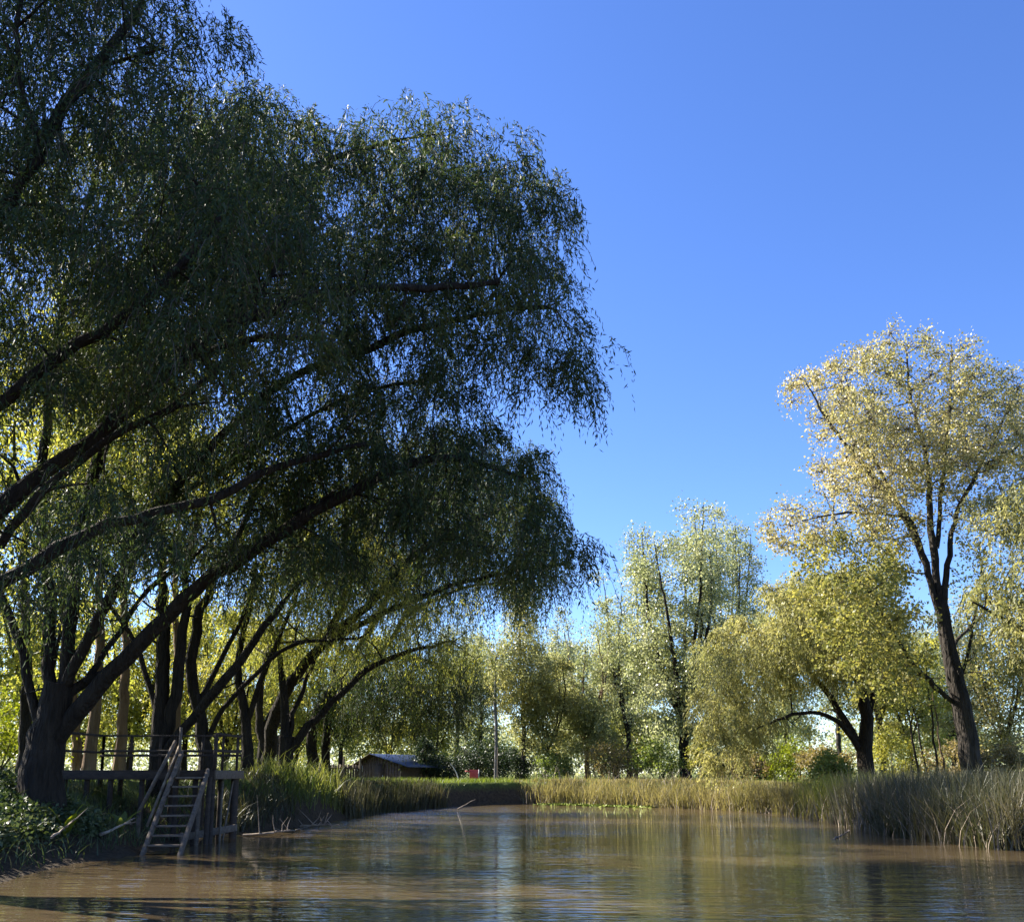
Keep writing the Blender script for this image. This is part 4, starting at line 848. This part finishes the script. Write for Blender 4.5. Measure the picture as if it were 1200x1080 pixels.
sl0 = on(167, 1001, 0.0); sr0 = on(211, 1001, 0.0)
slT = at(214, 880, 24.25); srT = at(244, 903, 24.12)
stairs = empty('wooden_stairs', (sl0 + sr0) / 2, 'steep weathered wooden stairs leading from the deck down into the water', 'stairs'); B2 = np.array(stairs.location)
def ext(a, b, t): return a + (b - a) * t
m = MB(); m.beam(ext(sl0, slT, -.12), ext(sl0, slT, 0.985), .07, .15); m.build('stringer', M_WEATH, stairs, B2, bevel=.006)
m = MB(); m.beam(ext(sr0, srT, -.12), ext(sr0, srT, 1.0), .07, .16); m.build('stringer', M_WEATH, stairs, B2, bevel=.006)
for zz in (-0.02, 0.17, 0.36, 0.55, 0.76, 0.97, 1.18, 1.39, 1.6):
    a = ext(sl0, slT, zz / slT[2]); b = ext(sr0, srT, zz / srT[2]); u = unit(b - a)
    m = MB(); m.beam(a + u * .036 + [0, 0.03, 0], b - u * .036 + [0, 0.03, 0], .2, .04); m.build('tread', M_WEATH, stairs, B2, bevel=.004)
hp = on(169, 990, 0.05); hT = at(207, 868, 24.2); h0 = at(163, 953, 22.9)
m = MB(); m.beam([h0[0], h0[1], -.3], [h0[0], h0[1], h0[2] + .06], .08, .08, up=(0, 1, 0)); m.build('handrail_post', M_WEATH, stairs, B2)
m = MB(); m.beam(h0 - [0, .07, 0], hT - [0, .07, 0], .05, .08); m.build('handrail', M_WEATH, stairs, B2)
h1 = at(172, 968, 22.95); h2 = at(211, 872, 24.2); m = MB(); m.beam(h1, h2, .04, .05); m.build('handrail', M_DRIFT, stairs, B2)
m = MB(); m.beam([slT[0] - .02, dY0 - .1, dz - .2], [slT[0] - .02, dY0 - .1, dz + 1.05], .06, .06, up=(0, 1, 0)); m.build('handrail_post', M_WEATH, stairs, B2)

# ------------------------------------------------------------------ hut, fence, board, odds and ends
hY = 61.0; hb = foot(447, hY); hx0 = at(412, 900, hY)[0]; hx1 = at(478, 900, hY)[0]; xm = at(437, 900, hY)[0]
hut = empty('wooden_hut', ((hx0 + hx1) / 2, hY + 2, gz((hx0 + hx1) / 2, hY)), 'small brown wooden hut with a sheet roof tinted blue for reflected sky on the left bank', 'hut'); Bh = np.array(hut.location); z0 = Bh[2] - .1
zr = hgt(881, hY, 437); ze = hgt(894, hY, 410); ze2 = zr - (hx1 - xm) * (zr - ze) / (xm - hx0) * 0.55; yb_ = hY + 4.6
def wall(bx0, bx1, y0, y1, zt): m.box([(bx0 + bx1) / 2, (y0 + y1) / 2, (z0 + zt) / 2], [bx1 - bx0, y1 - y0, zt - z0])
m = MB(); nb = 16
for i in range(nb):                        # gable of upright boards
    a = hx0 + (hx1 - hx0) * i / nb; b = hx0 + (hx1 - hx0) * (i + 1) / nb - .012; c = (a + b) / 2
    zt = zr - (xm - c) * (zr - ze) / (xm - hx0) if c < xm else zr - (c - xm) * (zr - ze2) / (hx1 - xm)
    wall(a, b, hY, hY + .05 + .01 * (i % 2), zt - .05)
wall(hx0, hx0 + .06, hY + .07, yb_, ze - .05); wall(hx1 - .06, hx1, hY + .07, yb_, ze2 - .05); wall(hx0 + .07, hx1 - .07, yb_ - .06, yb_, ze - .1)
m.build('walls', M_HUT, hut, Bh)
def slope(xa, za, xb, zb, name, mat):
    mm = MB(); n = 60; t = np.linspace(0, 1, n); ys = np.linspace(hY - .35, yb_ + .3, n); h = .018 * np.sin(np.arange(n) * np.pi / 1.5)
    V = []
    for off in (0.0, -.03):
        for (x, z) in ((xa, za), (xb, zb)): V.append(np.stack([np.full(n, x), ys, z + h + off], 1))
    V = np.concatenate(V); k = np.arange(n - 1)
    Q = np.concatenate([np.stack([k, k + 1, n + k + 1, n + k], 1), np.stack([2 * n + k + 1, 2 * n + k, 3 * n + k, 3 * n + k + 1], 1), np.stack([n + k, n + k + 1, 3 * n + k + 1, 3 * n + k], 1), [[0, n, 3 * n, 2 * n]], [[n - 1, 2 * n - 1, 4 * n - 1, 3 * n - 1]]])
    mm.add(V, Q); return mm.build(name, mat, hut, Bh)
gl = (zr - ze) / (xm - hx0); gr_ = (zr - ze2) / (hx1 - xm)
slope(xm - .01, zr + .03, hx0 - .3, ze + .03 - .3 * gl, 'roof', M_HUT); slope(xm + .01, zr + .04, hx1 + .75, ze2 + .04 - .75 * gr_, 'roof', M_ROOF)['label'] = 'corrugated roof slope tinted blue for reflected sky'
m = MB(); wx = at(416, 900, hY)[0] + .2; wz = hgt(897, hY, 416); m.box([wx, hY - .012, wz - .05], [.42, .02, .36]); wo = m.build('window', M_WHITE, hut, Bh)
m = MB(); m.box([wx, hY - .026, wz - .05], [.32, .008, .26]); m.build('pane', M_PALEG, wo, Bh)
m = MB(); m.box([xm + .55, hY - .02, z0 + .85], [.75, .035, 1.6]); do = m.build('door', M_DECK, hut, Bh)
m = MB(); m.box([xm + .85, hY - .05, z0 + .9], [.03, .03, .12]); m.build('handle', M_WHITE, do, Bh)

hut.rotation_euler = (0, 0, R(-27)); hut.location.x += .75; hut.location.z -= .12
fY = 57.0; fa = at(372, 900, fY)[0]; fz = at(424, 900, fY)[0]; fx = foot(395, fY)
fen = empty('wooden_fence', fx, 'dark plank fence with taller grey posts left of the hut', 'fence'); Bf = np.array(fx)
m = MB(); x = fa; k = 0
while x < fz: m.box([x, fY, gz(x, fY) + .55], [.13, .025, 1.1 + .06 * math.sin(k * 2.3)]); x += .15; k += 1
m.build('planks', M_HUT, fen, Bf)
for px in (381, 403, 422):
    x = at(px, 900, fY)[0]; m = MB(); m.tube([[x, fY - .09, gz(x, fY) - .1], [x, fY - .09, gz(x, fY) + .8], [x + .01, fY - .09, gz(x, fY) + 1.55]], .06, 8); m.build('post', M_WEATH, fen, Bf, smooth=True)
m = MB(); m.beam([fa, fY - .04, gz(fa, fY) + .9], [fz, fY - .04, gz(fz, fY) + .9], .04, .09); m.build('rail', M_HUT, fen, Bf)

bY = 58.5; s0 = foot(556, bY); bz0 = hgt(912, bY, 556); bz1 = hgt(901.5, bY, 556)
xa = at(550.5, 905, bY)[0]; xb = at(560.5, 905, bY)[0]
rb = empty('red_board', s0, 'small red board on a pale post standing on the lit grass bank', 'board'); Bb = np.array(s0)
m = MB(); m.box([(xa + xb) / 2, bY, (bz0 + bz1) / 2], [xb - xa, .03, bz1 - bz0]); m.build('panel', M_RED, rb, Bb, bevel=.006)
m = MB(); m.box([xa - .12, bY - .03, bz1 - .09], [.34, .03, .07]); m.build('arm', M_RED, rb, Bb)
m = MB(); m.beam([xb + .03, bY, s0[2] - .1], [xb + .03, bY, bz1 + .02], .05, .05, up=(0, 1, 0)); m.build('post', M_WHITE, rb, Bb)
m = MB(); m.beam([xa + .02, bY + .04, s0[2] - .1], [xa + .02, bY + .04, bz1 - .1], .05, .05, up=(0, 1, 0)); m.build('post', M_DECK, rb, Bb)

s0 = foot(536, 60); m = MB(); t = np.linspace(0, 1, 9); m.tube(s0 + np.stack([.1 - .55 * t ** 2.5 + 0 * t, 0 * t, -.1 + 1.45 * t], 1), taper(9, .045, .025), 6)
tag(m.build('bent_cane', M_WHITE, base=s0, smooth=True), 'pale bent cane standing left of the red board', 'cane')
s0 = foot(583, 61); m = MB(); m.tube([s0 - [0, 0, .1], s0 + [0, 0, 1], s0 + [.01, 0, 2.2]], .035, 8); tag(m.build('thin_post', M_WEATH, base=s0, smooth=True), 'thin grey post in front of the pale straight trunk', 'post')

# fallen branches, stones, algae
def branch(name, pts, r0, label, subs=0, seed=0, group='driftwood at the waterline'):
    rr = np.random.default_rng(seed); m = MB(); P = smooth_path(pts, .12, .012, seed); m.tube(P, taper(len(P), r0, r0 * .35), 6)
    for i in range(subs):
        a = P[int(rr.integers(1, len(P) - 1))]; e = a + rr.normal(0, .25, 3) + [0, 0, .22]; m.tube([a, (a + e) / 2 + rr.normal(0, .03, 3), e], [r0 * .5, r0 * .35, r0 * .15], 4)
    return tag(m.build(name, M_DRIFT, base=P[0], smooth=True), label, 'branch', group)
branch('fallen_branch', [at(536, 948, 47), at(548, 941, 47.5), at(557, 936, 48)], .03, 'single pale stick leaning out of the water before the dark cut bank', 0, 1)
branch('fallen_branch', [on(352, 968, .05), on(380, 966, .12), on(398, 967, .1)], .04, 'tangle of pale twigs lying at the shore below the bright grass tuft', 14, 2)
branch('fallen_branch', [on(285, 978, .03), on(320, 975, .1), on(352, 971, .05)], .035, 'long thin brown branch on the mud right of the deck', 6, 3)
branch('fallen_branch', [on(974, 984, -.02), on(990, 976, .1), on(996, 972, .36)], .022, 'short pale stick poking from the water before the dark right bank', 0, 4)
branch('fallen_branch', [at(1062, 944, 27.5), at(1080, 950, 27), at(1094, 968, 26.5)], .03, 'long arched dead stem hanging over the right reeds', 0, 5)
branch('fallen_branch', [at(60, 981, 18.4), at(75, 970, 19), at(92, 957, 19.6)], .028, 'thin leaning branch on the dark bank under the broad leaved plant', 2, 6)
branch('fallen_branch', [at(118, 977, 21), at(135, 970, 21.4), at(158, 958, 22)], .04, 'pale fallen branch on the bank beside the stairs', 3, 7)
for i, (px, py, s, lab) in enumerate([(640, 939.5, .32, 'pale stone largest at the shore left of the reeds'), (655, 940, .22, 'small grey stone second along the shore from the cut bank'), (668, 940.5, .28, 'flat pale stone nearest the reeds'), (622, 938, .4, 'dark stone under the overhanging leaves at the cut bank')]):
    p = on(px, py); p[2] = max(0.02, gz(p[0], p[1])) + .02; rr = np.random.default_rng(i); m = MB(); th = np.linspace(.05, np.pi - .05, 7); ph = np.linspace(0, 2 * np.pi, 10, endpoint=False)
    V = np.array([[np.sin(a) * np.cos(b), .8 * np.sin(a) * np.sin(b), .55 * np.cos(a)] for a in th for b in ph]) * s * .5; V *= rr.uniform(.82, 1.15, (len(V), 1))
    q = [[j * 10 + k_, j * 10 + (k_ + 1) % 10, (j + 1) * 10 + (k_ + 1) % 10, (j + 1) * 10 + k_] for j in range(6) for k_ in range(10)]
    m.add(V + p, q); tag(m.build('shore_stone', M_STONE, base=p, smooth=True), lab, 'stone', 'stones on the far shore')
m = MB(); P = shore_band(645, 775, 2600, -1.6, 0.1, r); P = P[np.abs(vnoise(P[:, 0], P[:, 1] * 3, .8, 4)) < .35]; P[:, 2] = .004 + r.uniform(0, .012, len(P)); add_leaves(m, P, r.normal(0, 1, P.shape) * [1, 1, .05], r.uniform(.1, .3, len(P)), r.uniform(.1, .25, len(P)), r, 0, curl=0.0)
m.v = [np.where(np.arange(3) == 2, np.maximum(v, .004), v) for v in m.v]
tag(m.build('algae', M_ALGAE), 'bright green algae floating along the far reeds', 'algae', None, 'stuff')

# ------------------------------------------------------------------ light
SUN_AZ, SUN_EL = -66.0, 38.0               # degrees: left of straight ahead, above the horizon
sd = Vector((math.sin(R(SUN_AZ)) * math.cos(R(SUN_EL)), math.cos(R(SUN_AZ)) * math.cos(R(SUN_EL)), math.sin(R(SUN_EL))))
L = bpy.data.lights.new('sun', 'SUN'); L.energy = 5.0; L.angle = R(0.5); L.color = (1.0, 0.93, 0.80)
lo = bpy.data.objects.new('sun', L); COL.objects.link(lo); lo.rotation_euler = (-sd).to_track_quat('-Z', 'Y').to_euler(); lo.location = sd * 60
w = bpy.data.worlds.new('World'); scene.world = w; w.use_nodes = True; nt = w.node_tree; nt.nodes.clear()
sky = nt.nodes.new('ShaderNodeTexSky'); sky.sky_type = 'NISHITA'; sky.sun_disc = False; sky.sun_elevation = R(SUN_EL); sky.sun_rotation = R(SUN_AZ)
sky.air_density = 0.9; sky.dust_density = 0.25; sky.ozone_density = 5.0
bg = nt.nodes.new('ShaderNodeBackground'); bg.inputs[1].default_value = 0.089
ow = nt.nodes.new('ShaderNodeOutputWorld'); hs_ = nt.nodes.new('ShaderNodeHueSaturation'); hs_.inputs['Saturation'].default_value = 1.14; hs_.inputs['Hue'].default_value = 0.513; nt.links.new(sky.outputs[0], hs_.inputs['Color']); nt.links.new(hs_.outputs[0], bg.inputs[0]); nt.links.new(bg.outputs[0], ow.inputs[0])

cd = bpy.data.cameras.new('camera'); cam = bpy.data.objects.new('camera', cd); COL.objects.link(cam)
cam.location = Vector(CAM); cam.rotation_euler = (math.pi / 2 + PITCH, 0, 0)
cd.sensor_width = 36; cd.sensor_fit = 'HORIZONTAL'; cd.lens = 36 * F / 1200; cd.shift_y = (CY - 540) / 1200; cd.clip_end = 12000; cd.clip_start = 0.05
scene.camera = cam
vs = scene.view_settings; vs.view_transform = 'Standard'; vs.look = 'None'; vs.exposure = 1.75; vs.gamma = 1.0
cy = scene.cycles; cy.max_bounces = 7; cy.diffuse_bounces = 3; cy.glossy_bounces = 3; cy.transmission_bounces = 4; cy.caustics_reflective = False; cy.caustics_refractive = False
cy.sample_clamp_indirect = 6.0
